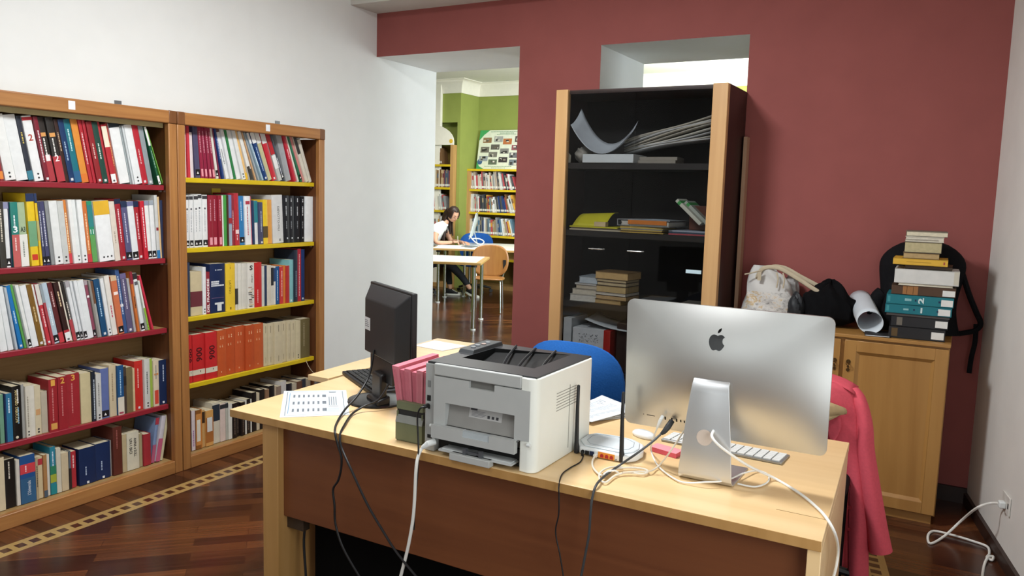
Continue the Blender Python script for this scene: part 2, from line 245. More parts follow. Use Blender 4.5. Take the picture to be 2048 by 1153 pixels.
SHELF = {
 'L1': (1.600, [
  (2.000,2.017,7.8,0.291,'9c2f36','b:.02:.14:e0863a'),
  (2.017,2.073,9.2,0.295,'e4e6e4','k2'),
  (2.073,2.130,9.5,0.297,'e2e5e5',''),
  (2.130,2.156,9.5,0.298,'30343f','b:.02:.16:3d7f92|m:c9b45a:.58:.75'),
  (2.156,2.204,9.6,0.300,'e6e8e8','b:.93:.98:b8323c|n:2:b0483c:.62|k2'),
  (2.204,2.226,9.6,0.301,'7e2836','m:d9c9cc:.3:.8|w1'),
  (2.226,2.260,9.6,0.302,'34302d','b:0:.40:a93a42|m:e8e6e2:.42:.68|n:1:f0e6e6:.32|s:.70:.76:d79a58'),
  (2.260,2.301,9.7,0.303,'2e2b29','b:0:.40:b03a42|m:e8e6e2:.42:.68|n:2:f0e6e6:.32|s:.70:.76:d79a58'),
  (2.301,2.321,9.7,0.298,'3a2824','m:c0a98c:.5:.8'),
  (2.321,2.351,9.7,0.299,'1f3a63','m:9db4cc:.35:.65|w1'),
  (2.351,2.387,9.8,0.303,'1e6f7e','b:0:.18:2a5f86|m:bfe0e0:.5:.85'),
  (2.387,2.423,9.8,0.308,'d88d3e','b:0:.14:d57832'),
  (2.423,2.442,9.9,0.308,'b0303a','m:e2c8c8:.3:.8'),
  (2.442,2.460,9.9,0.308,'ad2c38',''),
  (2.460,2.491,10.0,0.302,'8f2b30','m:d8b8b0:.4:.65|w1'),
  (2.491,2.524,10.1,0.302,'26483f','m:cfe0d6:.4:.66|w1'),
  (2.524,2.541,10.2,0.308,'b43a40',''),
  (2.541,2.570,10.3,0.296,'b5333b','b:.62:.97:e8dfc8|w3'),
  (2.570,2.584,10.3,0.305,'a4433a','m:d9a46a:.3:.7'),
  (2.584,2.644,10.5,0.305,'e3e6e6','b:.93:1:243038'),
  (2.644,2.656,10.6,0.299,'9aa4a6',''),
  (2.656,2.669,10.6,0.299,'c9d0d2',''),
  (2.669,2.715,10.8,0.306,'e0e4e5','k1'),
  (2.715,2.752,10.7,0.308,'b02c38','m:d8b0b0:.35:.6|w1'),
  (2.752,2.783,10.7,0.308,'8d979b','w1'),
  (2.783,2.824,15.6,0.311,'1f5c40','b:.68:1:dfe3e0|m:9fc0a8:.3:.6|w3'),
  (2.824,2.843,17.9,0.303,'72b04a',''),
 ]),
 'L2': (1.205, [
  (1.983,2.012,1.2,0.298,'3c3b37','k1|m:d0c8b8:.4:.9'),
  (2.012,2.035,1.0,0.298,'e0e2e4','b:.9:1:8c8fae|k3'),
  (2.035,2.039,0.9,0.298,'27324e',''),
  (2.039,2.078,1.4,0.298,'2f8076','b:0:.5:c0605e|n:3:e8eef0:.53|m:dfe8ea:.6:.8|m:e6c8c4:.25:.45'),
  (2.078,2.118,2.0,0.297,'a3b795','b:0:.5:e4e4de|N:A3:33423a:.54|m:8c948c:.15:.4'),
  (2.118,2.161,2.9,0.339,'e2c02a','b:.89:1:1e2f55|b:.27:.62:6fa07a|s:.08:.16:c83a2a'),
  (2.161,2.176,3.3,0.340,'deba2c','b:.87:1:27385e|b:.35:.62:b4a86a'),
  (2.176,2.193,3.6,0.302,'3f4260','m:c8cad8:.3:.85|k3'),
  (2.193,2.216,4.2,0.303,'46486a','m:c8cad8:.3:.85|k3'),
  (2.216,2.235,4.6,0.305,'8b8f90',''),
  (2.235,2.276,4.6,0.305,'dfe2e1','k1'),
  (2.276,2.308,4.5,0.305,'c4c7c4','k1'),
  (2.308,2.328,4.5,0.311,'d07f3a','b:0:.16:c8404a|m:f0d8b0:.2:.8'),
  (2.328,2.351,4.5,0.312,'e4e6e4',''),
  (2.351,2.373,4.5,0.312,'dfe3e2','k1'),
  (2.373,2.403,4.4,0.312,'e4e7e6','k1'),
  (2.403,2.428,4.6,0.306,'c8703a','b:0:.14:c03e44|m:f0c8a0:.2:.8'),
  (2.428,2.457,4.8,0.306,'2f8f6a','b:0:.45:5f9e58|b:.58:.94:2e7f80|N:11:e6f0ea:.46'),
  (2.457,2.545,5.5,0.305,'e6e9ea','b:.77:1:dcae32|k4'),
  (2.545,2.577,5.5,0.305,'d9cfc2','m:a89a8a:.3:.5'),
  (2.577,2.612,5.5,0.318,'9e2733','b:.92:1:1b2742|m:e4c8cc:.3:.85|w1'),
  (2.612,2.648,5.6,0.306,'58587c','b:.90:1:20304e|m:c0c0d4:.3:.8|k3'),
  (2.648,2.686,5.6,0.306,'dde1e4','b:.92:1:6a6f96|k3'),
  (2.686,2.715,4.9,0.308,'a52732','b:.9:1:1c2848|m:e0c0c4:.35:.8|w1'),
  (2.715,2.741,4.2,0.309,'c02838','m:eed0d4:.2:.9'),
  (2.741,2.768,3.6,0.310,'e4e6e4','b:.92:1:8a8fa6|k3'),
  (2.768,2.795,2.9,0.312,'dfe2e3','b:.92:1:96a0aa|k3'),
  (2.795,2.815,2.4,0.341,'c6c8c6','b:0:.13:2f78b0|s:.44:.49:8a2632'),
  (2.815,2.827,2.1,0.332,'d9b98a',''),
  (2.827,2.848,1.7,0.313,'2a3450',''),
  (2.848,2.865,1.4,0.314,'dde2e6','b:0:.12:5568a0|m:303030:.4:.6'),
 ]),
 'L3': (0.820, [
  (1.966,1.999,6.0,0.301,'e2e6e6',''),
  (1.999,2.029,6.9,0.300,'dfe3e4',''),
  (2.029,2.046,7.8,0.296,'b2bcc4',''),
  (2.046,2.074,9.4,0.305,'2374b4','m:bcd8ee:.4:.6|w1'),
  (2.074,2.093,10.3,0.308,'5d9e50',''),
  (2.093,2.110,10.0,0.305,'e2e5e2','k3'),
  (2.110,2.141,9.5,0.300,'e2e5e6',''),
  (2.141,2.169,9.7,0.302,'7c5c2a','m:cfb482:.4:.65|w4'),
  (2.169,2.182,9.8,0.300,'e0e0dc','k1'),
  (2.182,2.203,10.0,0.301,'c23a44','b:.66:1:d6d4cc|m:ecc4c8:.3:.6|w1'),
  (2.203,2.219,10.2,0.299,'a8464e','b:.7:1:8f9ca2'),
  (2.219,2.246,10.1,0.303,'b4c6d2','m:e0ecf2:.3:.6|k3'),
  (2.246,2.272,10.3,0.303,'5e2a2c','b:0:.17:c43e46|m:d8b4b4:.6:.85'),
  (2.272,2.302,10.5,0.303,'331e1c','b:0:.2:b8323e|m:e0c8a0:.6:.85|w3'),
  (2.302,2.314,10.5,0.303,'dcd4c4',''),
  (2.314,2.333,10.7,0.303,'2c2826','b:0:.36:b0434a|m:d8d0c4:.36:.66'),
  (2.333,2.355,10.1,0.303,'dfe2e4','b:.9:1:a8a4a8|k3'),
  (2.355,2.369,9.8,0.303,'d8dcde','k3'),
  (2.369,2.388,9.3,0.303,'dee2e4','k3'),
  (2.388,2.423,8.8,0.301,'dfe3e4',''),
  (2.423,2.440,8.6,0.299,'8c4a5c','b:.92:1:a89aa0|s:.7:.74:f0f0f0|k3'),
  (2.440,2.453,8.4,0.298,'8e8c86',''),
  (2.453,2.467,8.2,0.292,'a8a8a4','b:.6:1:6a4a36'),
  (2.467,2.499,7.9,0.300,'1e4c72','m:a8cbe4:.35:.85|w1'),
  (2.499,2.522,7.8,0.302,'dee1e2','k1'),
  (2.522,2.553,7.5,0.313,'e0dcd4','m:c0506a:.3:.5'),
  (2.553,2.587,7.3,0.309,'c9704c','b:.92:1:cfb896|s:.68:.73:f4e4dc|k3'),
  (2.587,2.611,7.1,0.341,'3a5888','m:b4c4da:.3:.9|s:.42:.46:f0f0f0'),
  (2.611,2.647,7.2,0.317,'5c5676','b:.92:1:6a628a|m:c8c4d6:.4:.9|w1'),
  (2.647,2.662,7.2,0.290,'a9aaae',''),
  (2.662,2.679,7.3,0.325,'c96f34','b:.8:1:8c2838|m:3a2a20:.4:.6'),
  (2.679,2.710,8.2,0.315,'dfe4e4','b:.9:1:2a2a2c|s:.8:.86:5a5c60|k3'),
  (2.710,2.737,11.0,0.277,'dde2d8','b:0:.45:8ab840|k1'),
  (2.737,2.764,13.7,0.308,'c43348',''),
 ]),
 'L4': (0.391, [
  (1.925,1.952,0.0,0.241,'31504a',''),
  (1.952,1.972,0.0,0.231,'6f9a80',''),
  (1.972,1.979,0.0,0.231,'20305c',''),
  (1.979,2.007,0.0,0.230,'2f7096','m:d0e2ee:.6:.9'),
  (2.007,2.051,0.0,0.257,'181615','A'),
  (2.051,2.066,0.0,0.259,'9a9a96',''),
  (2.066,2.087,0.0,0.248,'cfcabc','m:a09a8c:.2:.8|k1'),
  (2.087,2.113,0.0,0.246,'d4d0c4',''),
  (2.113,2.144,0.0,0.239,'cbbfa2','s:.4:.52:c89a6a|k1'),
  (2.144,2.178,0.0,0.205,'b5ab99',''),
  (2.178,2.222,0.0,0.258,'982a30','m:c87878:.2:.82|n:1:dca24a:.87|s:.03:.15:cf9a50'),
  (2.222,2.270,0.0,0.263,'962930','m:c87878:.25:.82|n:2:dca24a:.87'),
  (2.270,2.341,0.0,0.265,'9a2a31','m:c87878:.25:.82|n:3:dca24a:.87'),
  (2.341,2.397,0.0,0.257,'c9bc94',''),
  (2.397,2.418,0.0,0.260,'1f2733','m:c0cad4:.05:.85'),
  (2.418,2.448,0.0,0.243,'c8c8c4','k1|m:8a8a86:.3:.8'),
  (2.448,2.495,0.0,0.262,'6270a4','k3'),
  (2.495,2.537,0.0,0.273,'c9b99a','m:a08c70:.3:.85'),
  (2.537,2.573,0.0,0.265,'215080','b:0:.36:d9d2c2|m:9cc0de:.4:.9|s:.02:.06:a04a5a'),
  (2.573,2.593,0.0,0.252,'4a3f38','b:.6:.8:2c2624'),
  (2.593,2.630,0.0,0.244,'77694a',''),
  (2.630,2.643,0.0,0.235,'cdb78e',''),
  (2.643,2.693,0.0,0.269,'c0302a','m:e6b4a8:.45:.85|w1'),
  (2.693,2.730,0.0,0.272,'c9cac4','m:5a6062:.3:.75|k1'),
  (2.730,2.750,0.0,0.269,'98b24a',''),
  (2.750,2.785,0.0,0.256,'d6c6ac','s:.05:.35:cf4a3a|m:8c8c8c:.6:.9|s:.68:.72:d08a4a'),
  (2.785,2.846,0.0,0.250,'1c2b4e','V|w1'),
 ]),
 'L5': (0.072, [
  (1.910,1.963,0.0,0.254,'d0c2a4','m:3a342c:.4:.85'),
  (1.963,2.012,0.0,0.235,'1d1a19','m:c8c0b4:.6:.95'),
  (2.012,2.030,0.0,0.222,'cfcac0',''),
  (2.030,2.101,0.0,0.234,'254e86','b:0:.52:2f5a80|b:.62:.82:c53e46|I'),
  (2.101,2.115,0.0,0.210,'a9987a','m:4a3c2c:.3:.8'),
  (2.115,2.139,0.0,0.208,'c9b894','b:.8:.95:a8343c'),
  (2.139,2.158,0.0,0.212,'a57a4e','b:0:.16:4a5866'),
  (2.158,2.175,0.0,0.207,'d2cec4',''),
  (2.175,2.205,0.0,0.240,'2d7c92','b:0:.2:1f8088|b:.25:.42:a0a83a|b:.42:.6:2d7a5a|m:c8d4e6:.6:.9'),
  (2.205,2.230,0.0,0.226,'c9c4b4',''),
  (2.230,2.267,0.0,0.194,'c4b496',''),
  (2.267,2.281,0.0,0.195,'59616a','b:0:.55:2c2422'),
  (2.281,2.310,0.0,0.187,'aa3038','m:e6c4c4:.55:.9'),
  (2.320,2.409,0.0,0.190,'18294f','m:a8b8d0:.25:.5|w4'),
  (2.409,2.494,0.0,0.192,'182a52','m:a8b8d0:.25:.5|w4'),
  (2.494,2.503,0.0,0.191,'8f8d8a',''),
  (2.503,2.557,0.0,0.259,'5a2b22','m:9a5a54:.55:.95'),
  (2.557,2.584,0.0,0.206,'b9a985',''),
  (2.584,2.660,0.0,0.206,'cfcab6','Z'),
  (2.660,2.683,0.0,0.185,'a39876',''),
  (2.683,2.729,0.0,0.176,'a03038',''),
  (2.729,2.751,-9.0,0.250,'7a8fb4','b:.85:1:a83a4a|b:0:.4:b05a78'),
  (2.755,2.783,-11.0,0.255,'c9c4cc','b:0:.5:c0607e'),
  (2.787,2.805,-11.0,0.270,'cfc6a4',''),
 ]),
 'R1': (1.646, [
  (2.979,2.992,0.4,0.283,'e6e2e2',''),
  (2.992,3.014,1.2,0.284,'c43844',''),
  (3.014,3.043,2.2,0.251,'dcd0d2',''),
  (3.043,3.082,3.6,0.287,'4d4a68','k5'),
  (3.082,3.110,4.5,0.287,'8f2440','P'),
  (3.110,3.136,5.3,0.287,'8c2340','P'),
  (3.136,3.162,6.1,0.287,'8d2440','P'),
  (3.162,3.190,7.1,0.287,'8c233e','P'),
  (3.190,3.218,9.0,0.289,'dcd9d0','k5'),
  (3.218,3.231,9.9,0.290,'7c3048',''),
  (3.231,3.256,11.6,0.291,'27407a','m:aebcd8:.4:.8'),
  (3.256,3.293,14.1,0.295,'e0e3e4','b:.93:1:6a4a44|m:7a7e80:.3:.6'),
  (3.293,3.318,14.0,0.294,'dadde0',''),
  (3.318,3.337,13.9,0.293,'2e7a46',''),
  (3.337,3.379,15.0,0.294,'dfe2e3',''),
  (3.379,3.410,15.7,0.295,'d9dddd','k1'),
  (3.410,3.434,16.4,0.296,'e0b878','b:0:.14:e0b432'),
  (3.434,3.467,18.4,0.297,'dfe0dc','b:0:.28:3a3834'),
  (3.467,3.484,19.4,0.298,'dcdad4','b:0:.24:4a4844'),
  (3.484,3.503,20.6,0.300,'c9a27a',''),
  (3.503,3.527,22.0,0.301,'9aa6ae',''),
  (3.527,3.555,23.7,0.303,'9cb6c6','m:e0ecf4:.3:.6|b:.78:1:e2e4e4'),
  (3.555,3.588,22.5,0.303,'1f3f74','b:.78:1:e2e4e4|m:a8c0e0:.2:.7|w1'),
  (3.588,3.625,21.2,0.303,'bdb890','b:.78:1:e2e4e4'),
  (3.625,3.665,19.8,0.303,'c02f3c','b:.78:1:dfe0e0|w1'),
  (3.665,3.710,21.4,0.304,'b9bcba','b:.56:1:b0202a|b:.26:.54:e4e6e6'),
  (3.710,3.742,22.0,0.305,'3c424e','m:c8ccd4:.1:.5|k5'),
  (3.742,3.790,16.8,0.299,'9a9ea2',''),
  (3.790,3.835,19.4,0.303,'b82c3c','m:eec4c8:.5:.7'),
  (3.835,3.863,21.0,0.306,'dcdacf',''),
  (3.863,3.895,22.8,0.310,'2f6e50','k5'),
  (3.895,3.917,22.4,0.309,'cf8a86',''),
  (3.917,3.943,22.0,0.307,'d6d2c4','b:.62:1:2c2a28'),
  (3.943,3.971,21.5,0.290,'d0ccc0',''),
 ]),
 'R2': (1.254, [
  (2.982,3.007,-0.0,0.292,'e2e4e4','B'),
  (3.007,3.033,0.1,0.293,'e2e4e4','B'),
  (3.033,3.062,0.1,0.295,'e2e4e4','B'),
  (3.062,3.094,0.2,0.302,'e0e3e4','B'),
  (3.094,3.129,0.3,0.298,'e2e4e4','B'),
  (3.129,3.164,0.5,0.297,'8e2334','P'),
  (3.164,3.201,0.7,0.297,'8c2233','P'),
  (3.201,3.231,0.9,0.297,'8e2334','P'),
  (3.231,3.245,0.8,0.297,'d9dcd4',''),
  (3.245,3.269,0.6,0.299,'4a9a4a',''),
  (3.269,3.279,0.6,0.299,'4c332a',''),
  (3.279,3.305,0.4,0.300,'6f7fae','b:0:.42:9aa8b8|b:.44:.55:a02c38'),
  (3.305,3.324,0.8,0.299,'8c2f3c','m:d8b4b8:.3:.7'),
  (3.324,3.364,1.8,0.311,'b0323c','s:.22:.3:f0d8d8|m:eec8cc:.1:.2'),
  (3.364,3.404,1.9,0.295,'2f78b0','m:bcd8ee:.5:.9|k5'),
  (3.404,3.452,2.0,0.295,'e0e3e6','s:.83:.9:b0384a|m:b04a5a:.2:.8'),
  (3.452,3.463,2.0,0.294,'c86a78',''),
  (3.463,3.482,1.9,0.269,'25395a',''),
  (3.482,3.512,1.7,0.267,'dfe3e4','b:.5:1:2f7f8a'),
  (3.512,3.545,1.5,0.258,'474a66','m:b4bccc:.3:.8|w1'),
  (3.545,3.584,1.3,0.275,'e2c02e','b:.14:.4:5a4a2a'),
  (3.584,3.625,1.1,0.275,'d99a48',''),
  (3.625,3.722,2.5,0.304,'cfd0cf','D'),
  (3.722,3.771,1.9,0.303,'1d1f24','Q'),
  (3.771,3.822,1.1,0.302,'1e2025','Q'),
  (3.822,3.873,0.4,0.301,'1d1f24','Q'),
  (3.873,3.903,0.0,0.300,'1d1f24','Q'),
  (3.903,3.989,-1.3,0.299,'e2e6e8',''),
 ]),
 'R3': (0.863, [
  (2.986,3.005,0.0,0.307,'2c3850',''),
  (3.005,3.085,0.0,0.252,'c9bb98','b:.2:.55:6a3038'),
  (3.085,3.109,0.0,0.276,'dfe2e4','k1'),
  (3.109,3.139,0.0,0.245,'8c2a38','F'),
  (3.139,3.249,0.0,0.289,'1b2a50','J'),
  (3.249,3.321,0.0,0.286,'e2be36','L'),
  (3.321,3.343,0.0,0.283,'d3cfc0','b:.12:.46:3a3834'),
  (3.343,3.369,0.0,0.281,'d9d6cc',''),
  (3.369,3.393,0.0,0.279,'d6d3c9',''),
  (3.393,3.413,0.0,0.278,'d4d1c8',''),
  (3.413,3.467,0.0,0.279,'d9d6ce','G'),
  (3.467,3.527,0.0,0.279,'c02a2c','m:e6b4b0:.1:.4'),
  (3.527,3.551,0.0,0.253,'c9cac4',''),
  (3.551,3.573,0.0,0.256,'2c3a56',''),
  (3.573,3.607,0.0,0.256,'cfc8ba',''),
  (3.607,3.629,0.0,0.251,'ccc8be','b:.5:.95:24262c'),
  (3.629,3.651,0.0,0.247,'d9d4cc','b:.6:.95:24406c'),
  (3.651,3.684,0.0,0.243,'23568c','m:b0c8e0:.1:.9'),
  (3.684,3.711,0.0,0.240,'c43c3c','m:f0c8b8:.2:.9'),
  (3.711,3.732,0.0,0.247,'cf7a34',''),
  (3.732,3.763,0.0,0.243,'b03434',''),
  (3.763,3.804,0.0,0.280,'7fb8bc','w1'),
  (3.804,3.837,0.0,0.342,'27303e','m:8a98a8:.1:.6'),
  (3.837,3.871,0.0,0.348,'a82a3a','m:e0b0b4:.1:.9'),
  (3.871,3.906,0.0,0.342,'1f3a6c','w1'),
 ]),
 'R4': (0.476, [
  (2.981,3.011,0.0,0.277,'c42a2c','9'),
  (3.011,3.095,0.0,0.276,'c22a2c','9'),
  (3.095,3.179,0.0,0.277,'c42a2c','9'),
  (3.179,3.247,0.0,0.279,'c0562c','O'),
  (3.247,3.320,0.0,0.281,'bb5028','O'),
  (3.320,3.396,0.0,0.284,'c0562e','O'),
  (3.396,3.465,0.0,0.282,'bb5028','O'),
  (3.465,3.545,0.0,0.281,'c05a30','O'),
  (3.545,3.584,0.0,0.270,'cbbf9f','E'),
  (3.584,3.629,0.0,0.267,'cdc1a2','E'),
  (3.629,3.696,0.0,0.268,'cabea0','E'),
  (3.696,3.740,0.0,0.266,'cdc1a2','E'),
  (3.740,3.775,0.0,0.263,'c9bd9e','E'),
  (3.775,3.816,0.0,0.261,'cbbf9f','E'),
  (3.816,3.861,0.0,0.259,'cbc09f','k1'),
  (3.861,3.954,0.0,0.263,'6f6544','m:b4a888:.3:.9'),
 ]),
 'R5': (0.072, [
  (2.984,2.997,0.0,0.242,'5a3a28',''),
  (2.997,3.023,0.0,0.236,'dcd2d6','m:a87ab0:.1:.5'),
  (3.023,3.060,0.0,0.234,'8c5a2c','b:.1:.9:c98a4a|s:.2:.75:e0dccf'),
  (3.060,3.069,0.0,0.233,'c9803a',''),
  (3.069,3.094,0.0,0.223,'c9a26a','b:.65:.95:3c2c20'),
  (3.094,3.148,0.0,0.215,'cf9c5a','b:.1:.8:a86a34|s:.4:.8:d9d9d6'),
  (3.148,3.203,0.0,0.247,'cfc9b8','b:.55:.95:26303e'),
  (3.203,3.244,0.0,0.233,'d6c4bc','b:.86:.97:2c3036'),
  (3.244,3.263,0.0,0.235,'b4b6ac','b:.85:.97:2c3036'),
  (3.263,3.290,0.0,0.222,'dcdcd4',''),
  (3.290,3.324,0.0,0.217,'241c1a','m:6a5a50:.1:.9'),
  (3.324,3.355,0.0,0.213,'221a18','m:6a5a50:.1:.9'),
  (3.355,3.387,0.0,0.211,'251d1b','m:6a5a50:.1:.9'),
  (3.387,3.404,0.0,0.218,'d2d2cc',''),
  (3.404,3.438,0.0,0.218,'211a19','m:6a5a50:.1:.9'),
  (3.438,3.449,0.0,0.213,'d9d9d2',''),
  (3.449,3.489,0,0.250,'1f1b1b',''),
  (3.489,3.514,0,0.240,'c9bda4',''),
  (3.514,3.559,0,0.255,'231d1b',''),
  (3.559,3.589,0,0.250,'8a6a52',''),
  (3.589,3.639,0,0.265,'1d1a1a',''),
  (3.639,3.659,0,0.250,'b8a690',''),
  (3.659,3.694,0,0.250,'8c7a6c',''),
  (3.694,3.744,0,0.275,'c9c7c4',''),
  (3.744,3.789,0,0.250,'22222a',''),
  (3.789,3.829,0,0.245,'b4ab98',''),
  (3.829,3.879,0,0.250,'6a4c3c',''),
  (3.879,3.924,0,0.255,'39424e',''),
  (3.924,3.964,0,0.250,'a89c86',''),
 ]),
}
# ------------------------------------------------------------------ wall bookcases and their books
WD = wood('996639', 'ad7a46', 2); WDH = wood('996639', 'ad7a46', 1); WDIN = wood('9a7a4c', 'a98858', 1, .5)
BX = -3.722; BD = .272; XE = -3.767
def bookcase(y0, y1, shelves, edge, label, what):
    root = empty('bookcase', (BX - BD / 2, (y0 + y1) / 2, 0), 0, label, 'bookcase', 'wooden bookcases along the white wall')
    pw = .05
    for a, b_ in ((y0, y0 + pw), (y1 - pw, y1)):
        build(M().box(BX - .035, BX, a, b_, 0, 1.93), 'post', WD, root, .004)
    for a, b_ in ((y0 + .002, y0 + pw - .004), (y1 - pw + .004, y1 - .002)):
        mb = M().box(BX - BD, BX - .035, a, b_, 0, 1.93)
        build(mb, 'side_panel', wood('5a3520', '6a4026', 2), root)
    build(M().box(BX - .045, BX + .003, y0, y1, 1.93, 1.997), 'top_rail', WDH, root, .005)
    for a in (y0 - .0006, y1 - pw + .0006): build(M().box(BX - .044, BX + .0045, a, a + pw, 1.929, 1.998), 'corner_block', wood('6e4526', '7e5230', 2), root, .005)
    if what < .05: build(M().box(XE - .02, XE, y0 + pw, y1 - pw, 1.906, 1.93), 'top_lip', mat('b8ad80', .5), root)
    build(M().box(BX - BD, BX - .045, y0 + .01, y1 - .01, 1.94, 1.965), 'top_board', WDIN, root)
    build(M().box(BX - BD, BX - BD + .008, y0 + .05, y1 - .05, .05, 1.94), 'back_panel', wood('8c6c42', '9c7c50', 1, .6), root)
    build(M().box(BX - .032, BX, y0 + pw, y1 - pw, .0, .072), 'bottom_rail', WDH, root, .004)
    build(M().box(BX - BD + .008, BX - .032, y0 + pw - .002, y1 - pw + .002, .05, .070), 'bottom_board', WDIN, root)
    ed = mat(edge, .42, noise=.05)
    for z in shelves:
        s = build(M().box(BX - BD + .01, XE - .02, y0 + pw - .002, y1 - pw + .002, z - .022, z), 'shelf', WDIN, root)
        build(M().box(XE - .02, XE, y0 + pw + .001, y1 - pw - .001, z - .026, z + .001), 'shelf_edge', ed, s, .003)
        for yy in (y1 - pw + .001,):
            build(M().box(XE - .03, XE - .02, yy - .016, yy - .002, z - .036, z - .023), 'shelf_pin', mat('c9ccce', .3, 1), s)
    build(M().box(BX + .003, BX + .0036, (y0 + y1) / 2 - .045 + what, (y0 + y1) / 2 - .012 + what, 1.945, 1.985), 'card_label', mat('e6ebf0', .5), root)
    br = M().box(XW, XW + .004, y1 - .17, y1 - .13, 1.93, 2.045).box(XW, XW + .06, y1 - .17, y1 - .13, 1.997, 2.0)
    build(br, 'wall_bracket', mat('8b8f92', .45, .8), root)
    return root
bookcase(1.742, 2.882, (1.60, 1.205, .820, .391), '8e2430', 'wooden bookcase with dark red shelf edges, at the left end of the white wall', .02)
bookcase(2.886, 4.024, (1.646, 1.254, .863, .476), 'd2b61c', 'wooden bookcase with yellow shelf edges, behind the left end of the desk', .10)
PAL = {'white': 'e0e3e4', 'cream': 'd3c9ab', 'beige': 'c4b494', 'tan': 'c9935a', 'light grey': 'b9bdbe', 'grey': '8c9092', 'charcoal': '3a3a3a', 'black': '1c1b1c', 'navy': '22345c', 'blue': '2a5f92', 'bright blue': '2a74b4',
       'pale blue': 'a6bac8', 'periwinkle': '6270a4', 'teal': '25737f', 'pale teal': '7fb6bc', 'green': '3a8a4a', 'dark green': '25503c', 'lime green': '86b045', 'sage green': 'a0b090', 'yellow': 'e0be2c', 'orange': 'cc6a30', 'red': 'bc2c36',
       'dark red': '982a30', 'maroon': '82243a', 'pink': 'cf848a', 'purple': '55537a', 'mauve': '8a4c5e', 'brown': '6e4a30', 'dark brown': '3a2520', 'olive': '76663c', 'peach': 'dcae78', 'slate': '454c58'}
def cname(h):
    c = [int(h[i:i + 2], 16) for i in (0, 2, 4)]
    def d(p):
        q = [int(p[i:i + 2], 16) for i in (0, 2, 4)]; return 2 * (c[0] - q[0]) ** 2 + 4 * (c[1] - q[1]) ** 2 + 3 * (c[2] - q[2]) ** 2
    return min(PAL, key=lambda n: d(PAL[n]))
RND = random.Random(7)
def marks(mb, t, L, z0, z1, mi, col=0):
    """two runs of short strokes along the spine, a title too small to read"""
    z = z0 * L; yy = t * .36; wd = max(.0016, min(.006, t * .28))
    while z < z1 * L:
        ln = RND.uniform(.004, .014); mb.box(.0002, .0007, yy, yy + wd, z, min(z + ln, z1 * L), mi); z += ln + RND.uniform(.0015, .004)
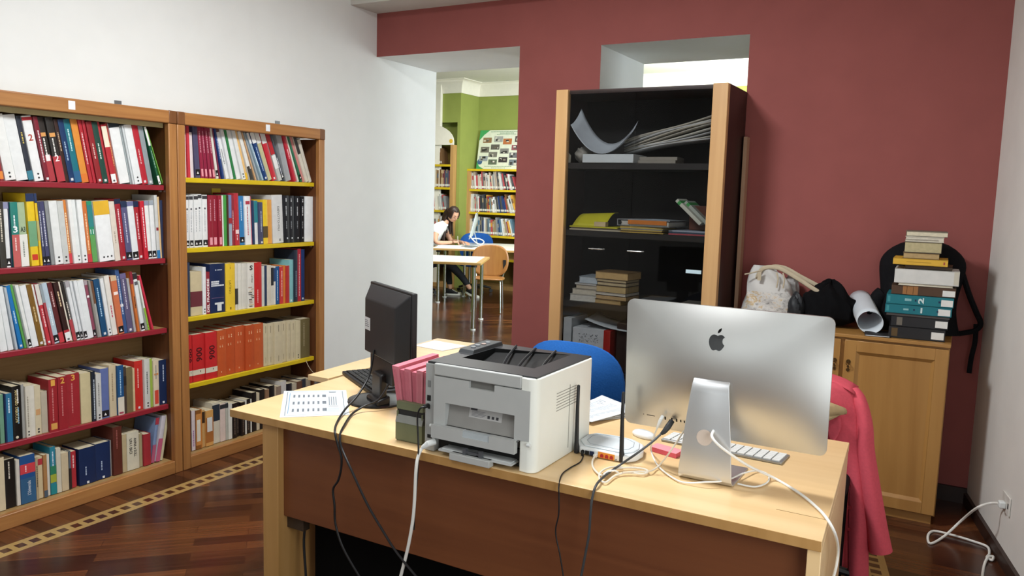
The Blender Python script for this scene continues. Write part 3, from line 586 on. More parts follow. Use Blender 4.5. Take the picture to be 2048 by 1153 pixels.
def spine_decor(root, t, L, dc):
    bm = []; lab = M(); tm = M(); tmm = []
    def mi_of(lst, h):
        if h not in lst: lst.append(h)
        return lst.index(h)
    feat = None
    def band(x0, x1, y0, y1, z0, z1, mi):
        build(M().box(x0, x1, y0, y1, z0, z1), 'spine_band', mat(bm[mi], .5), root, local=True, smooth=0)
    def down(s, col, z1, ln, wd, y0, bold=0): text_on(tm, s, (.0008, y0, z1), (0, 0, -1), (0, 1, 0), ln, wd, mi_of(tmm, col), bold)
    def upw(s, col, z0, ln, wd, y0, bold=0): text_on(tm, s, (.0008, y0 + wd, z0), (0, 0, 1), (0, -1, 0), ln, wd, mi_of(tmm, col), bold)
    for it in dc.split('|'):
        p = it.split(':')
        if p[0] == 'b': band(-.003, .0003, .0002, t - .0002, float(p[1]) * L, float(p[2]) * L, mi_of(bm, p[3])); feat = feat or ('with %s %s %s' % ('an' if cname(p[3])[0] in 'aeiou' else 'a', cname(p[3]), 'top' if float(p[1]) > .5 else 'lower part'))
        elif p[0] == 's': band(.0002, .0006, t * .15, t * .85, float(p[1]) * L, float(p[2]) * L, mi_of(bm, p[3]))
        elif p[0] == 'm': marks(tm, t, L, float(p[2]), float(p[3]), mi_of(tmm, p[1]))
        elif p[0] in 'nN' and p[0]:
            hgt = .030 if p[0] == 'n' else .024; wd = min(t * .62, .02 if len(p[1]) == 1 else .03)
            text_on(tm, p[1], (.0009, (t - wd) / 2, float(p[3]) * L), (0, 1, 0), (0, 0, 1), wd, hgt, mi_of(tmm, p[2]), .02); feat = 'numbered ' + p[1]
        elif p[0].startswith('k') or p[0].startswith('w') or p[0] in ('B',):
            if p[0] == 'k1' or p[0] == 'k2' or p[0] == 'k4':
                for q in range({'k1': 1, 'k2': 2, 'k4': 3}[p[0]]):
                    for zz in ((.05, .11) if p[0] != 'k4' else (.07,)):
                        yy = t * (.5 if p[0] != 'k4' else .3 + .25 * q); r = min(.005, t * .2)
                        lab.prism([(yy + r * math.cos(a * math.pi / 4), zz * L + r * math.sin(a * math.pi / 4)) for a in range(8)], .0002, .0007, 0, mi_of(bm, '3a3a3c'))
                    if p[0] != 'k4': break
            elif p[0] in ('k3', 'k5', 'B'):
                z0 = {'k3': .025, 'k5': .05, 'B': .03}[p[0]] * L; z1 = z0 + (.034 if p[0] != 'B' else .032)
                lab.box(-.001, .0005, t * .06, t * .94, z0, z1, mi_of(bm, '17171a')); r = min(.007, t * .3)
                lab.prism([(t * .5 - r, z0 + .008), (t * .5 + r, z0 + .008), (t * .5, z0 + .022)], .0005, .0009, 0, mi_of(bm, 'e8e8e8')); feat = feat or 'with a black spine label'
                if p[0] == 'B':
                    band(-.002, .0004, .0004, t - .0004, .92 * L, .985 * L, mi_of(bm, '3c3c40'))
                    tm.prism([(t * .5 + min(.006, t * .3) * math.cos(a * math.pi / 4), .74 * L + min(.006, t * .3) * math.sin(a * math.pi / 4)) for a in range(8)], .0002, .0008, 0, mi_of(tmm, '5a5a60'))
                    marks(tm, t, L, .3, .7, mi_of(tmm, 'b4b8bc'))
            elif p[0] == 'w3': lab.box(-.001, .0006, t * .02, t * .98, .01 * L, .16 * L, mi_of(bm, 'e8ebea')); lab.box(.0006, .0009, t * .3, t * .7, .03 * L, .06 * L, mi_of(bm, '5a5a5a')); feat = feat or 'with a white spine label'
            else:
                r = min(.006, t * .26); zz = .045 * L
                lab.box(.0002, .0007, t * .5 - r, t * .5 + r, zz - r, zz + r, mi_of(bm, 'd8dadc'))
        elif p[0] == 'P':
            marks(tm, t, L, .5, .92, mi_of(tmm, 'c98a9a')); band(.0001, .0006, t * .22, t * .78, .035 * L, .18 * L, mi_of(bm, 'e39aa4'))
        elif p[0] == 'A':
            down('ANTONIO TABUCCHI', 'd6c48a', .93 * L, .60 * L, .013, t * .30, .01); marks(tm, t * 1.5, L, .68, .94, mi_of(tmm, 'e0e0de')); marks(tm, t * 1.5, L, .30, .60, mi_of(tmm, '7fb0d0'))
            tm.prism([(t * .4 + .007 * math.cos(a * math.pi / 4), .05 * L + .007 * math.sin(a * math.pi / 4)) for a in range(8)], .0003, .0009, 0, mi_of(tmm, 'd8d0b8')); feat = 'lettered in cream and white'
            tmm_ = None
        elif p[0] == 'V': marks(tm, t * 1.3, L, .52, .90, mi_of(tmm, 'b8c4d8')); feat = 'with pale lettering'
        elif p[0] == 'I': upw("L'Universale", 'dfe6ec', .16 * L, .30 * L, .016, t * .42); marks(tm, t * .9, L, .66, .8, mi_of(tmm, 'f0c8cc')); feat = 'with a red band'
        elif p[0] == 'Z': down('ANNA e SULL', '2a2a2a', .84 * L, .5 * L, .016, t * .55, .015); down('UN I BICI', '2a2a2a', .84 * L, .4 * L, .016, t * .2, .015); feat = 'with bold black lettering'
        elif p[0] == 'D': down('DEVOTO-OLI', '3c4044', .76 * L, .50 * L, .017, t * .48); tm.box(.0003, .0008, t * .56, t * .72, .04 * L, .09 * L, mi_of(tmm, '8a8c90')); feat = 'lettered DEVOTO-OLI'
        elif p[0] == 'Q':
            marks(tm, t, L, .58, .78, mi_of(tmm, 'd0d4d8')); marks(tm, t, L, .3, .46, mi_of(tmm, '8c9094')); marks(tm, t * 1.1, L, .87, .95, mi_of(tmm, 'd8dce0'))
            tm.box(.0003, .0008, t * .42, t * .62, .08 * L, .115 * L, mi_of(tmm, 'c8ccd0')); feat = 'black encyclopedia volume'
        elif p[0] == 'F': upw('DEL FRANCESE', 'f0e4e4', .04 * L, .80 * L, t * .55, t * .2, .03); feat = 'lettered FRANCESE'
        elif p[0] == 'J':
            for q in range(3):
                y_ = t * .08
                while y_ < t * (.55 if q < 2 else .88): l_ = RND.uniform(.003, .008); tm.box(.0003, .0008, y_, y_ + l_, (.62 - .04 * q) * L, (.62 - .04 * q) * L + .0085, mi_of(tmm, 'e6e9ee')); y_ += l_ + .0015
            tm.box(.0003, .0008, t * .1, t * .9, .30 * L, .306 * L, mi_of(tmm, '8c6a8c')); tm.box(.0003, .0008, t * .35, t * .42, .86 * L, .885 * L, mi_of(tmm, 'b4bccc')); tm.box(.0003, .0008, t * .48, t * .8, .863 * L, .88 * L, mi_of(tmm, 'b4bccc'))
            for q in ((.3, .88, .165, .205), (.46, .74, .03, .165)): tm.box(.0003, .0009, t * q[0], t * q[1], q[2] * L, q[3] * L, mi_of(tmm, 'd5d9dc'))
            feat = 'with a white T-shaped emblem'
        elif p[0] == 'L': down('LATINO', '6a5a28', .64 * L, .28 * L, .016, t * .32); marks(tm, t * 1.2, L, .88, .95, mi_of(tmm, 'a8882c')); tm.box(.0003, .0008, t * .4, t * .55, .03 * L, .08 * L, mi_of(tmm, '8a7020')); feat = 'lettered LATINO'
        elif p[0] == 'G':
            text_on(tm, 'S', (.0009, t * .3, .84 * L), (0, 1, 0), (0, 0, 1), t * .45, .03, mi_of(tmm, '2c2c2c'), .03); down('LATINA', '4a4a4a', .74 * L, .18 * L, .01, t * .55, .01)
            for q in range(12): tm.box(.0003, .0007, t * RND.uniform(.05, .6), t * RND.uniform(.62, .95), (.03 + .038 * q) * L, (.03 + .038 * q + RND.uniform(.012, .03)) * L, mi_of(tmm, RND.choice(('8a7a5a', '55504a', 'b09a8a', '2e2a28', 'c8b07a'))))
            feat = 'with a mottled picture'
        elif p[0] == '9': upw('900', '4a1418', .42 * L, .30 * L, min(.042, t * .6), t * .28, .02); band(-.002, .0004, .0002, t - .0002, .14 * L, .25 * L, mi_of(bm, 'd5cdb8')); tm.box(.0005, .0009, t * .6, t * .66, .19 * L, .225 * L, mi_of(tmm, '5a5048')); feat = 'lettered 900'
        elif p[0] == 'O':
            for q in range(2): marks(tm, t * .9 * (1 + q * .8), L, .80, .87, mi_of(tmm, 'e8b890'))
            for q in range(2): marks(tm, t * .7 * (1 + q * 1.0), L, .63, .68, mi_of(tmm, 'e0a880'))
            marks(tm, t, L, .08, .12, mi_of(tmm, 'e0a880')); feat = 'cloth-bound volume'
        elif p[0] == 'E': tm.box(.0002, .0006, t * .47, t * .53, .78 * L, .95 * L, mi_of(tmm, '6e6450')); tm.box(.0002, .0006, t * .47, t * .53, .06 * L, .2 * L, mi_of(tmm, '8a7e66'))
    if lab.v: build(lab, 'spine_label', [mat(h, .5) for h in bm], root, local=True, smooth=0)
    if tm.v: build(tm, 'spine_lettering', [mat(h, .5, noise=0) for h in tmm], root, local=True, smooth=0)
    return feat
USED = {}
def uniq(lab, extra):
    """every label is used once; a look-alike gets its place in the row added"""
    if lab in USED: lab = extra
    n = 2
    base = lab
    while lab in USED: lab = base + ' (%d)' % n; n += 1
    USED[lab] = 1; return lab
def ordn(i): return '%d%s' % (i, 'th' if 10 <= i % 100 <= 20 else {1: 'st', 2: 'nd', 3: 'rd'}.get(i % 10, 'th'))
PAGES = mat('cfc4a8', .85, spec=.1, noise=.10, nscale=60)
def book_mesh(t, L, D, h, hard):
    r = min(t * .42, .006 if hard else .0025); th = min(.0026 if hard else .0012, t * .2)
    outer = [(-D, 0), (-r, 0), (-r * .3, r * .3), (0, r), (0, t - r), (-r * .3, t - r * .3), (-r, t), (-D, t)]
    inner = [(-D, t - th), (-th - .001, t - th), (-th - .001, th), (-D, th)]
    return M().prism(outer + inner, 0, L, 2)
ROW = {'L1': 'top red-edged shelf', 'L2': 'second red-edged shelf', 'L3': 'third red-edged shelf', 'L4': 'lowest red-edged shelf', 'L5': 'bottom board of the red-edged bookcase',
       'R1': 'top yellow-edged shelf', 'R2': 'second yellow-edged shelf', 'R3': 'third yellow-edged shelf', 'R4': 'lowest yellow-edged shelf', 'R5': 'bottom board of the yellow-edged bookcase'}
def rowname(k): return ROW[k]
for key, (z, rows) in SHELF.items():
    prev = None; cols = [cname(r[4]) for r in rows]
    for i, (y0, y1, tl, L, h, dc) in enumerate(rows):
        a = math.radians(tl)
        if prev:
            py1, pa, pL = prev
            if a >= 0: y0 = max(y0, py1 + max(0, pL * .98 * (math.tan(a) - math.tan(pa))))
        wdt = max(y1 - y0, .006); t = max(.005, wdt * math.cos(a) - .0012); prev = (y0 + wdt, a, L)
        D = RND.uniform(.165, .192) if L > .24 else RND.uniform(.135, .16)
        hard = RND.random() < .3 or dc in ('9', 'O')
        inset = RND.uniform(-.006, .008) + (-.004 if key in ('L5', 'R5') else 0)
        o = build(book_mesh(t, L, D, h, hard), 'book', mat(h, .42 if hard else .36, spec=.35, noise=.05, nscale=30), None, local=True, smooth=30)
        o.location = (-3.787 + inset, y0 + .0005, z + .0015 + (t * math.sin(-a) if a < 0 else 0)); o.rotation_euler = (a, 0, 0)
        ov = .003 if hard else .0006; th = min(.0026 if hard else .0012, t * .2)
        build(M().box(-D + ov, -th - .0012, th + .0001, t - th - .0001, ov, L - ov), 'pages', PAGES, o, local=True, smooth=0)
        feat = spine_decor(o, t, L, dc)
        size = 'thick ' if t > .045 else ('thin ' if t < .016 else '')
        lab = size + cols[i] + ' book' + (' ' + feat if feat else '')
        if i and i + 1 < len(rows): nb = ' between %s and %s, ' % (cols[i - 1], cols[i + 1])
        elif i: nb = ' at the right end, '
        else: nb = ' at the left end, '
        lab1 = lab + nb + rowname(key); lab2 = size + cols[i] + ' book, ' + ordn(i + 1) + ' from the left on the ' + rowname(key)
        if len(lab1.split()) > 16 or (i and i + 1 < len(rows) and any(j != i and cols[j] == cols[i] and 0 < j < len(rows) - 1 and cols[j - 1] == cols[i - 1] and cols[j + 1] == cols[i + 1] for j in range(len(rows)))): lab1 = lab2
        tag(o, uniq(lab1, lab2), 'book', 'books on the ' + rowname(key))
# strays lying on or behind the rows
o = build(M().box(-3.98, -3.82, 3.60, 3.74, .745, .753), 'booklet', mat('1c1a1c', .5)); build(M().box(-3.978, -3.822, 3.602, 3.7405, .7465, .7515), 'pages', PAGES, o); tag(o, 'black booklet lying flat on top of the cream volumes, lowest yellow-edged shelf', 'booklet')
o = build(M().box(-3.988, -3.983, 3.325, 3.39, 1.2555, 1.592), 'book', mat('e2c63a', .4)); tag(o, 'yellow book standing behind the maroon volumes, second yellow-edged shelf', 'book')
CABLE = {
 'monitor_a': [(-2.045,2.500,0.961), (-2.037,2.460,0.862), (-2.020,2.370,0.801), (-2.009,2.285,0.765), (-1.951,2.176,0.750), (-1.878,2.084,0.751), (-1.856,2.076,0.706), (-1.835,2.070,0.670), (-1.837,2.070,0.624), (-1.850,2.070,0.581), (-1.873,2.070,0.544), (-1.866,2.070,0.486), (-1.861,2.070,0.417), (-1.824,2.070,0.337), (-1.747,2.070,0.249)],
 'monitor_b': [(-1.927,2.450,0.847), (-1.939,2.400,0.791), (-1.973,2.360,0.770), (-1.975,2.289,0.754), (-1.895,2.151,0.754), (-1.856,2.086,0.740), (-1.840,2.076,0.702), (-1.771,2.050,0.640), (-1.700,2.050,0.534), (-1.633,2.050,0.457), (-1.573,2.050,0.395), (-1.487,2.050,0.329)],
 'printer_power': [(-1.476,2.090,0.783), (-1.496,2.085,0.765), (-1.503,2.070,0.739), (-1.501,2.055,0.696), (-1.505,2.055,0.593), (-1.512,2.055,0.513), (-1.531,2.055,0.413), (-1.559,2.055,0.307)],
 'printer_usb': [(-1.490,2.090,0.902), (-1.503,2.075,0.897), (-1.513,2.075,0.866), (-1.510,2.075,0.808), (-1.503,2.070,0.751), (-1.500,2.062,0.677), (-1.508,2.062,0.572), (-1.511,2.062,0.485)],
 'router_power': [(-1.038,2.357,0.748), (-1.020,2.291,0.748), (-1.023,2.221,0.748), (-1.018,2.153,0.748), (-0.993,2.082,0.740), (-0.988,2.075,0.708), (-0.987,2.075,0.653), (-0.995,2.075,0.597), (-0.978,2.075,0.530), (-0.963,2.075,0.461)],
 'imac_ethernet': [(-0.762,2.390,0.890), (-0.780,2.370,0.865), (-0.805,2.340,0.836), (-0.841,2.310,0.802), (-0.889,2.287,0.760), (-0.893,2.185,0.756), (-0.883,2.105,0.756), (-0.882,2.078,0.725), (-0.882,2.070,0.679), (-0.884,2.070,0.618), (-0.894,2.070,0.546), (-0.904,2.070,0.479)],
 'network': [(-0.996,2.360,0.755), (-0.986,2.313,0.753), (-0.959,2.256,0.753), (-0.924,2.214,0.753), (-0.901,2.203,0.754), (-0.899,2.270,0.753), (-0.866,2.314,0.753), (-0.823,2.333,0.753), (-0.798,2.316,0.754), (-0.805,2.284,0.754), (-0.849,2.271,0.753), (-0.871,2.223,0.753), (-0.872,2.155,0.753), (-0.896,2.165,0.753), (-0.920,2.222,0.753), (-0.915,2.281,0.753), (-0.883,2.314,0.753)],
 'mac_usb': [(-0.858,2.252,0.757), (-0.822,2.288,0.757), (-0.791,2.314,0.757), (-0.785,2.380,0.757), (-0.745,2.360,0.815), (-0.724,2.370,0.856), (-0.711,2.385,0.884)],
 'audio': [(-0.790,2.390,0.908), (-0.807,2.400,0.863), (-0.839,2.460,0.804), (-0.857,2.513,0.751), (-0.787,2.386,0.751), (-0.703,2.302,0.751), (-0.660,2.295,0.752), (-0.614,2.302,0.762), (-0.577,2.333,0.762), (-0.555,2.378,0.762), (-0.538,2.449,0.760), (-0.510,2.530,0.751), (-0.473,2.511,0.751), (-0.460,2.441,0.751), (-0.483,2.379,0.751), (-0.534,2.375,0.751)],
 'mac_power': [(-0.609,2.345,0.911), (-0.606,2.320,0.900), (-0.584,2.310,0.882), (-0.544,2.330,0.850), (-0.504,2.390,0.806), (-0.446,2.485,0.752), (-0.357,2.395,0.752), (-0.300,2.315,0.752), (-0.263,2.247,0.752), (-0.238,2.239,0.718), (-0.237,2.347,0.631), (-0.238,2.351,0.582), (-0.239,2.300,0.561)],
 'cord': [(-3.712,3.838,0.476), (-3.705,3.859,0.429), (-3.700,3.895,0.386), (-3.700,3.943,0.364), (-3.710,4.016,0.369)],
 'keyboard': [(-2.433,2.773,0.749), (-2.462,2.842,0.749), (-2.445,2.868,0.749), (-2.390,2.857,0.749), (-2.311,2.826,0.749)],
 'wall': [(0.249,4.166,0.265), (0.212,4.202,0.247), (0.160,4.184,0.220), (0.108,4.325,0.100), (0.041,4.278,0.020), (-0.017,4.170,0.006), (-0.031,4.268,0.006), (-0.007,4.346,0.006), (0.073,4.338,0.008), (0.158,4.318,0.006), (0.218,4.285,0.006), (0.226,4.202,0.006), (0.215,4.145,0.006), (0.234,4.117,0.010), (0.239,4.158,0.012), (0.218,4.127,0.014), (0.202,4.041,0.006), (0.192,3.900,0.006)],
}
# ------------------------------------------------------------------ the desk
DZ = .745
D1 = wood('e1be8a', 'ebca98', 0, .33, 3, .15); D1_SHADE = wood('aa8049', 'b98e57', 2, .4, 4); D3 = wood('663920', '744427', 0, .4, 4)  # second beech is the desktop wood with front-side shade put into its colour
desk = empty('desk', (-1.35, 2.57, 0), 0, 'long light beech desk with a dark front panel, carrying the printer and silver computer', 'desk')
mb = M().prism([(-2.42, 2.089), (-.250, 2.092), (-.298, 3.053), (-2.463, 3.05)], .715, DZ, 2)
mb.mi[2] = 1; build(mb, 'desktop', [D1, D1_SHADE], desk, .002)  # front edge of the top painted in the shaded tone
build(M().box(-.395, -.264, 2.247, 2.2495, DZ, DZ + .0004), 'seam', mat('8a6a3c', .6), desk)
build(M().box(-2.265, -2.185, 2.11, 2.96, 0, .715), 'leg_panel', D1_SHADE, desk, .002)
build(M().prism([(-.285, 2.10), (-.2505, 2.10), (-.2965, 3.02), (-.331, 3.02)], 0, .714, 2), 'leg_panel', D1, desk, .002)
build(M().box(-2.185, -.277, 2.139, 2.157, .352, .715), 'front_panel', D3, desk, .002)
build(M().box(-2.185, -2.10, 2.157, 2.19, .30, .352), 'bracket', mat('3a2c20', .5), desk)
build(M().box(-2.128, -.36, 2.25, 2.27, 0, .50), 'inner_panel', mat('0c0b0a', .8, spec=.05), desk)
# return table running back from the left end of the desk
ret = empty('side_table', (-2.4, 3.4, 0), 0, 'beech side table joined to the back of the desk at its left end', 'table')
build(M().prism([(-2.60, 2.70), (-2.475, 2.70), (-2.475, 3.06), (-1.95, 3.06), (-1.95, 3.85), (-2.67, 3.85)], .718, .7445, 2), 'tabletop', D1, ret, .002)
for x, y in ((-2.57, 2.74), (-2.62, 3.79), (-2.0, 3.79), (-2.0, 3.12)): build(M().cyl((x, y, 0), (x, y, .718), .022, n=14), 'leg', mat('9a9da0', .3, .9), ret)
PAPER = mat('e6eaee', .6, spec=.3, noise=.01)
pp = build(M().prism([(-2.63, 3.57), (-2.42, 3.54), (-2.39, 3.74), (-2.635, 3.77)], .7455, .7475, 2), 'paper_sheet', PAPER); tag(pp, 'white paper sheets at the far end of the side table', 'paper')
# ------------------------------------------------------------------ laminated notice
BLK = mat('1b1b1d', .42, spec=.4, noise=.03); BLK2 = mat('252527', .5, spec=.4, noise=.03); WHT = mat('dfe3e2', .38, spec=.4, noise=.01); INK = mat('6d747c', .6, noise=0)
A0, A1, A2, A3 = V((-2.177, 2.113, 0)), V((-1.991, 2.291, 0)), V((-2.257, 2.574, 0)), V((-2.458, 2.411, 0))
def pq(u, v, z=0): return A0.lerp(A1, u).lerp(A3.lerp(A2, u), v) + V((0, 0, .7455 + z))
n_ = empty('notice_sheet', (-2.22, 2.35, .7455), 0, 'laminated white notice with a printed table, on the left end of the desk', 'notice')
def pquad(mb, u0, u1, v0, v1, z, mi=0): mb.add([pq(u0, v0, z), pq(u1, v0, z), pq(u1, v1, z), pq(u0, v1, z)], [(0, 1, 2, 3)], mi)
b0 = [pq(0, 0), pq(1, 0), pq(1, 1), pq(0, 1)]; t0 = [p + V((0, 0, .0012)) for p in b0]
build(M().hexa(b0, t0), 'laminate', mat('dfe9ef', .15, spec=.6, noise=.01), n_)
mb = M()
for a in ((.06, .07, .05, .95), (.93, .94, .05, .95), (.06, .94, .05, .055), (.06, .94, .945, .95)): pquad(mb, *a, .0014)
pquad(mb, .10, .11, .12, .9, .0014, 1)
for c in range(3):
    for r_ in range(7): pquad(mb, .16 + .075 * r_, .19 + .075 * r_ + (.03 if r_ == 6 else 0), .17 + .27 * c, .28 + .27 * c, .0014)
for r_ in range(4): pquad(mb, .71 + .035 * r_, .722 + .035 * r_, .38, .72, .0014)
pquad(mb, .70, .85, .34, .355, .0014); pquad(mb, .72, .83, .90, .93, .0014)
for k in range(5): pquad(mb, .66, .86, .12 + .035 * k, .135 + .035 * k, .0014, 2)
pquad(mb, .34, .52, .1, .92, .0013, 3)
build(mb, 'printing', [INK, mat('6f94b4', .6), mat('a8b0b8', .6), mat('e8eef4', .4)], n_)
# ------------------------------------------------------------------ black monitor, seen from behind
mon = empty('monitor', (-2.036, 2.514, DZ), 0, 'black flat monitor seen from behind on a round foot, left end of the desk', 'monitor')
MO = V((-2.04, 2.50, 0)); MW = V((.862, -.506, 0)); MN = V((-.506, -.862, 0))
def mp(s, o, z): return MO + MW * s + MN * o + V((0, 0, z))
def fr(mb, s0, s1, z0, z1, o0, S0, S1, Z0, Z1, o1, mi=0):
    a = [mp(s0, o0, z0), mp(s1, o0, z0), mp(s1, o0, z1), mp(s0, o0, z1)]; b_ = [mp(S0, o1, Z0), mp(S1, o1, Z0), mp(S1, o1, Z1), mp(S0, o1, Z1)]; mb.hexa(a, b_, mi)
mb = M(); fr(mb, -.18, .275, .93, 1.222, -.066, -.18, .275, .93, 1.222, -.043); build(mb, 'front_frame', BLK, mon, .004)
mb = M(); fr(mb, -.165, .26, .95, 1.207, -.0665, -.165, .26, .95, 1.207, -.066); build(mb, 'screen', mat('0b0b0d', .15), mon)
mb = M(); fr(mb, -.172, .268, .932, 1.217, -.043, -.125, .208, .937, 1.16, .0); build(mb, 'back_shell', BLK2, mon, .006, 3)
mb = M(); fr(mb, -.122, -.06, 1.03, 1.082, .0, -.122, -.06, 1.03, 1.082, .0006); st = build(mb, 'sticker', mat('d9dadc', .5), mon)
mb = M()
for k in range(4): fr(mb, -.118, -.085 + .004 * k, 1.068 - .008 * k, 1.071 - .008 * k, .0006, -.118, -.085 + .004 * k, 1.068 - .008 * k, 1.071 - .008 * k, .001)
build(mb, 'sticker_printing', INK, st)
mb = M(); fr(mb, -.10, .17, .85, .94, -.035, -.09, .16, .84, .935, -.012); build(mb, 'hinge_cover', BLK, mon, .006)
mb = M(); fr(mb, .0, .09, .765, .88, -.02, -.005, .095, .757, .875, .012); fr(mb, -.01, .10, .752, .79, -.03, -.02, .11, .750, .775, .03); build(mb, 'neck', BLK, mon, .008)
mb = M(); mb.lathe([(.001, 0), (.118, 0), (.122, .004), (.12, .009), (.095, .013), (.03, .017), (.001, .017)], (-2.036, 2.514, DZ + .0005), 40); build(mb, 'foot', mat('1d1e20', .22, spec=.5), mon)
# black keyboard lying behind the monitor
kb = empty('keyboard', (-2.25, 2.74, DZ), math.radians(-32), 'black keyboard lying on the desk just behind the black monitor', 'keyboard')
build(M().prism([(-.215, -.075), (.215, -.075), (.215, .05), (.19, .075), (-.19, .075), (-.215, .05)], .001, .018, 2), 'body', BLK2, kb, .004, local=True)
mb = M()
for r_ in range(5):
    for c in range(14): mb.box(-.195 + .028 * c, -.172 + .028 * c, -.06 + .024 * r_, -.04 + .024 * r_, .018, .024)
tag(build(mb, 'keys', BLK, kb, local=True, smooth=0), kind='stuff')
# ------------------------------------------------------------------ card box with pink cards
bx = empty('card_box', (-1.60, 2.22, DZ), 0, 'green and black index card box beside the printer, holding pink cards', 'box')
GRN = mat('6f7458', .5, noise=.08)
build(M().box(-1.655, -1.545, 2.148, 2.43, DZ + .001, .75), 'base', GRN, bx)
for a in ((-1.655, -1.650, 2.148, 2.43, .75, .85), (-1.550, -1.545, 2.148, 2.43, .75, .85), (-1.65, -1.55, 2.425, 2.43, .75, .85)): build(M().box(*a), 'side', GRN, bx)
build(M().box(-1.656, -1.544, 2.144, 2.150, .75, .812), 'front', GRN, bx)
build(M().box(-1.655, -1.545, 2.148, 2.17, .858, .885), 'front_rail', GRN, bx)
build(M().box(-1.656, -1.544, 2.153, 2.160, .812, .858), 'front_window', mat('2b2c2c', .3, spec=.5), bx)
mb = M().hexa([(-1.656, 2.1445, .812), (-1.544, 2.1445, .812), (-1.544, 2.156, .835), (-1.656, 2.156, .835)], [(-1.656, 2.142, .812), (-1.544, 2.142, .812), (-1.544, 2.150, .838), (-1.656, 2.150, .838)]); build(mb, 'lip', mat('8b8d88', .4), bx)
rd = random.Random(3); PINK = [mat(h, .8, spec=.1, noise=.03) for h in ('d98a94', 'cf7c88', 'e2a0a8', 'c8707e')]
x = -1.649
for i in range(6):
    t = (.020, .011, .019, .012, .020, .013)[i]; dx = -.036 + .010 * i; tp = (1.003, .992, .999, .990, 1.0, .996)[i]; y0 = 2.163 + (0, .006, .001, .005, 0, .004)[i]; y1 = 2.40
    c = M().hexa([(x, y0 + .008, .752), (x + t, y0 + .008, .752), (x + t, y1, .752), (x, y1, .752)], [(x + dx, y0 - .006, tp), (x + t + dx + .007, y0 - .006, tp - .001), (x + t + dx + .007, y1, tp + .004), (x + dx, y1, tp + .005)])
    c = build(c, 'card_bundle', [PINK[(1, 3, 1, 3, 0, 3)[i]]], smooth=0); tag(c, 'bundle of pink cards standing in the card box beside the printer', 'cards', 'pink card bundles in the card box'); x += t + .0006
    for k in range(4):
        q = .15 + .22 * k; build(M().hexa([(x - t + t * q, y0 + .0072, .76), (x - t + t * q + .0006, y0 + .0072, .76), (x - t + t * q + .0006, y0 + .009, .76), (x - t + t * q, y0 + .009, .76)], [(x - t + t * q + dx, y0 - .0062, tp - .012), (x - t + t * q + .0006 + dx, y0 - .0062, tp - .012), (x - t + t * q + .0006 + dx, y0 - .004, tp - .012), (x - t + t * q + dx, y0 - .004, tp - .012)]), 'card_edge', PINK[3 if i % 2 == 0 else 1], c, smooth=0)
# ------------------------------------------------------------------ laser printer
pr = empty('printer', (-1.30, 2.32, DZ), 0, 'grey and white laser printer with black top, seen from behind on the desk', 'printer')
GR = mat('b4b6b4', .45, noise=.02); GR2 = mat('a8aaa8', .45, noise=.02); LTG = mat('c3c6c5', .4, noise=.01); PW = mat('eceee6', .4, noise=.01); DK = mat('303235', .42, spec=.5, noise=.03); VD = mat('151515', .6, noise=0)
X0, X1, Y0, Y1, Z0, Z1 = -1.512, -1.09, 2.105, 2.53, DZ, 1.049
build(M().box(X0 + .02, X1 - .06, Y0 + .05, Y1 - .01, Z0 + .012, .982), 'inner_body', GR2, pr)
# right side shell wraps the rear corner with a rounded edge
def arc(cx, cy, r, a0, a1, n=7): return [(cx + r * math.cos(math.radians(a0 + (a1 - a0) * i / n)), cy + r * math.sin(math.radians(a0 + (a1 - a0) * i / n))) for i in range(n + 1)]
sh = [(-1.146, Y0 + .004)] + arc(X1 - .03, Y0 + .03, .03, -90, 0) + arc(X1 - .02, Y1 - .02, .02, 0, 90) + [(-1.146, Y1)]
build(M().prism(sh, Z0 + .001, Z1 - .004, 2), 'side_shell', PW, pr, .003)
build(M().box(X0 + .006, X0 + .03, Y0 + .03, Y1, Z0 + .001, Z1 - .006), 'left_shell', PW, pr, .004)
build(M().box(-1.473, -1.146, Y0 + .002, Y0 + .06, 1.008, Z1 - .001), 'rear_band', GR, pr, .004)
build(M().box(X0, -1.474, Y0 + .010, Y0 + .06, Z0 + .001, Z1 - .006), 'connector_strip', GR2, pr, .003)
# rear door with hand notch and label recess
dr = M()
for a in ((-1.470, -1.424, .846, 1.006), (-1.165, -1.112, .846, 1.006), (-1.424, -1.165, .922, .985), (-1.424, -1.335, .985, 1.006), (-1.240, -1.165, .985, 1.006)): dr.box(a[0], a[1], Y0, Y0 + .03, a[2], a[3])
door = build(dr, 'rear_door', GR, pr, smooth=0)
build(M().box(-1.335, -1.240, Y0 + .012, Y0 + .03, .984, 1.007), 'hand_notch', mat('6d6c68', .5), door)
build(M().hexa([(-1.424, Y0 + .012, .846), (-1.165, Y0 + .012, .846), (-1.165, Y0 + .045, .846), (-1.424, Y0 + .045, .846)], [(-1.424, Y0 + .028, .924), (-1.165, Y0 + .028, .924), (-1.165, Y0 + .045, .924), (-1.424, Y0 + .045, .924)]), 'label_recess', mat('8e8c88', .45), door)
lb = M()
def rc(x, z): return V((x, Y0 + .0115 + (z - .846) * .205, z))
lb.add([rc(-1.345, .884), rc(-1.222, .884), rc(-1.222, .915), rc(-1.345, .915)], [(0, 1, 2, 3)], 0)
lab_ = build(lb, 'rating_label', mat('b3b2b0', .4), door)
lb = M()
for k in range(5): lb.add([p + V((0, -.0006, 0)) for p in (rc(-1.335, .889 + .004 * k), rc(-1.29 + .005 * (k % 3), .889 + .004 * k), rc(-1.29 + .005 * (k % 3), .8905 + .004 * k), rc(-1.335, .8905 + .004 * k))], [(0, 1, 2, 3)], 0)
lb.add([p + V((0, -.0006, 0)) for p in (rc(-1.34, .908), rc(-1.315, .908), rc(-1.315, .914), rc(-1.34, .914))], [(0, 1, 2, 3)], 1)
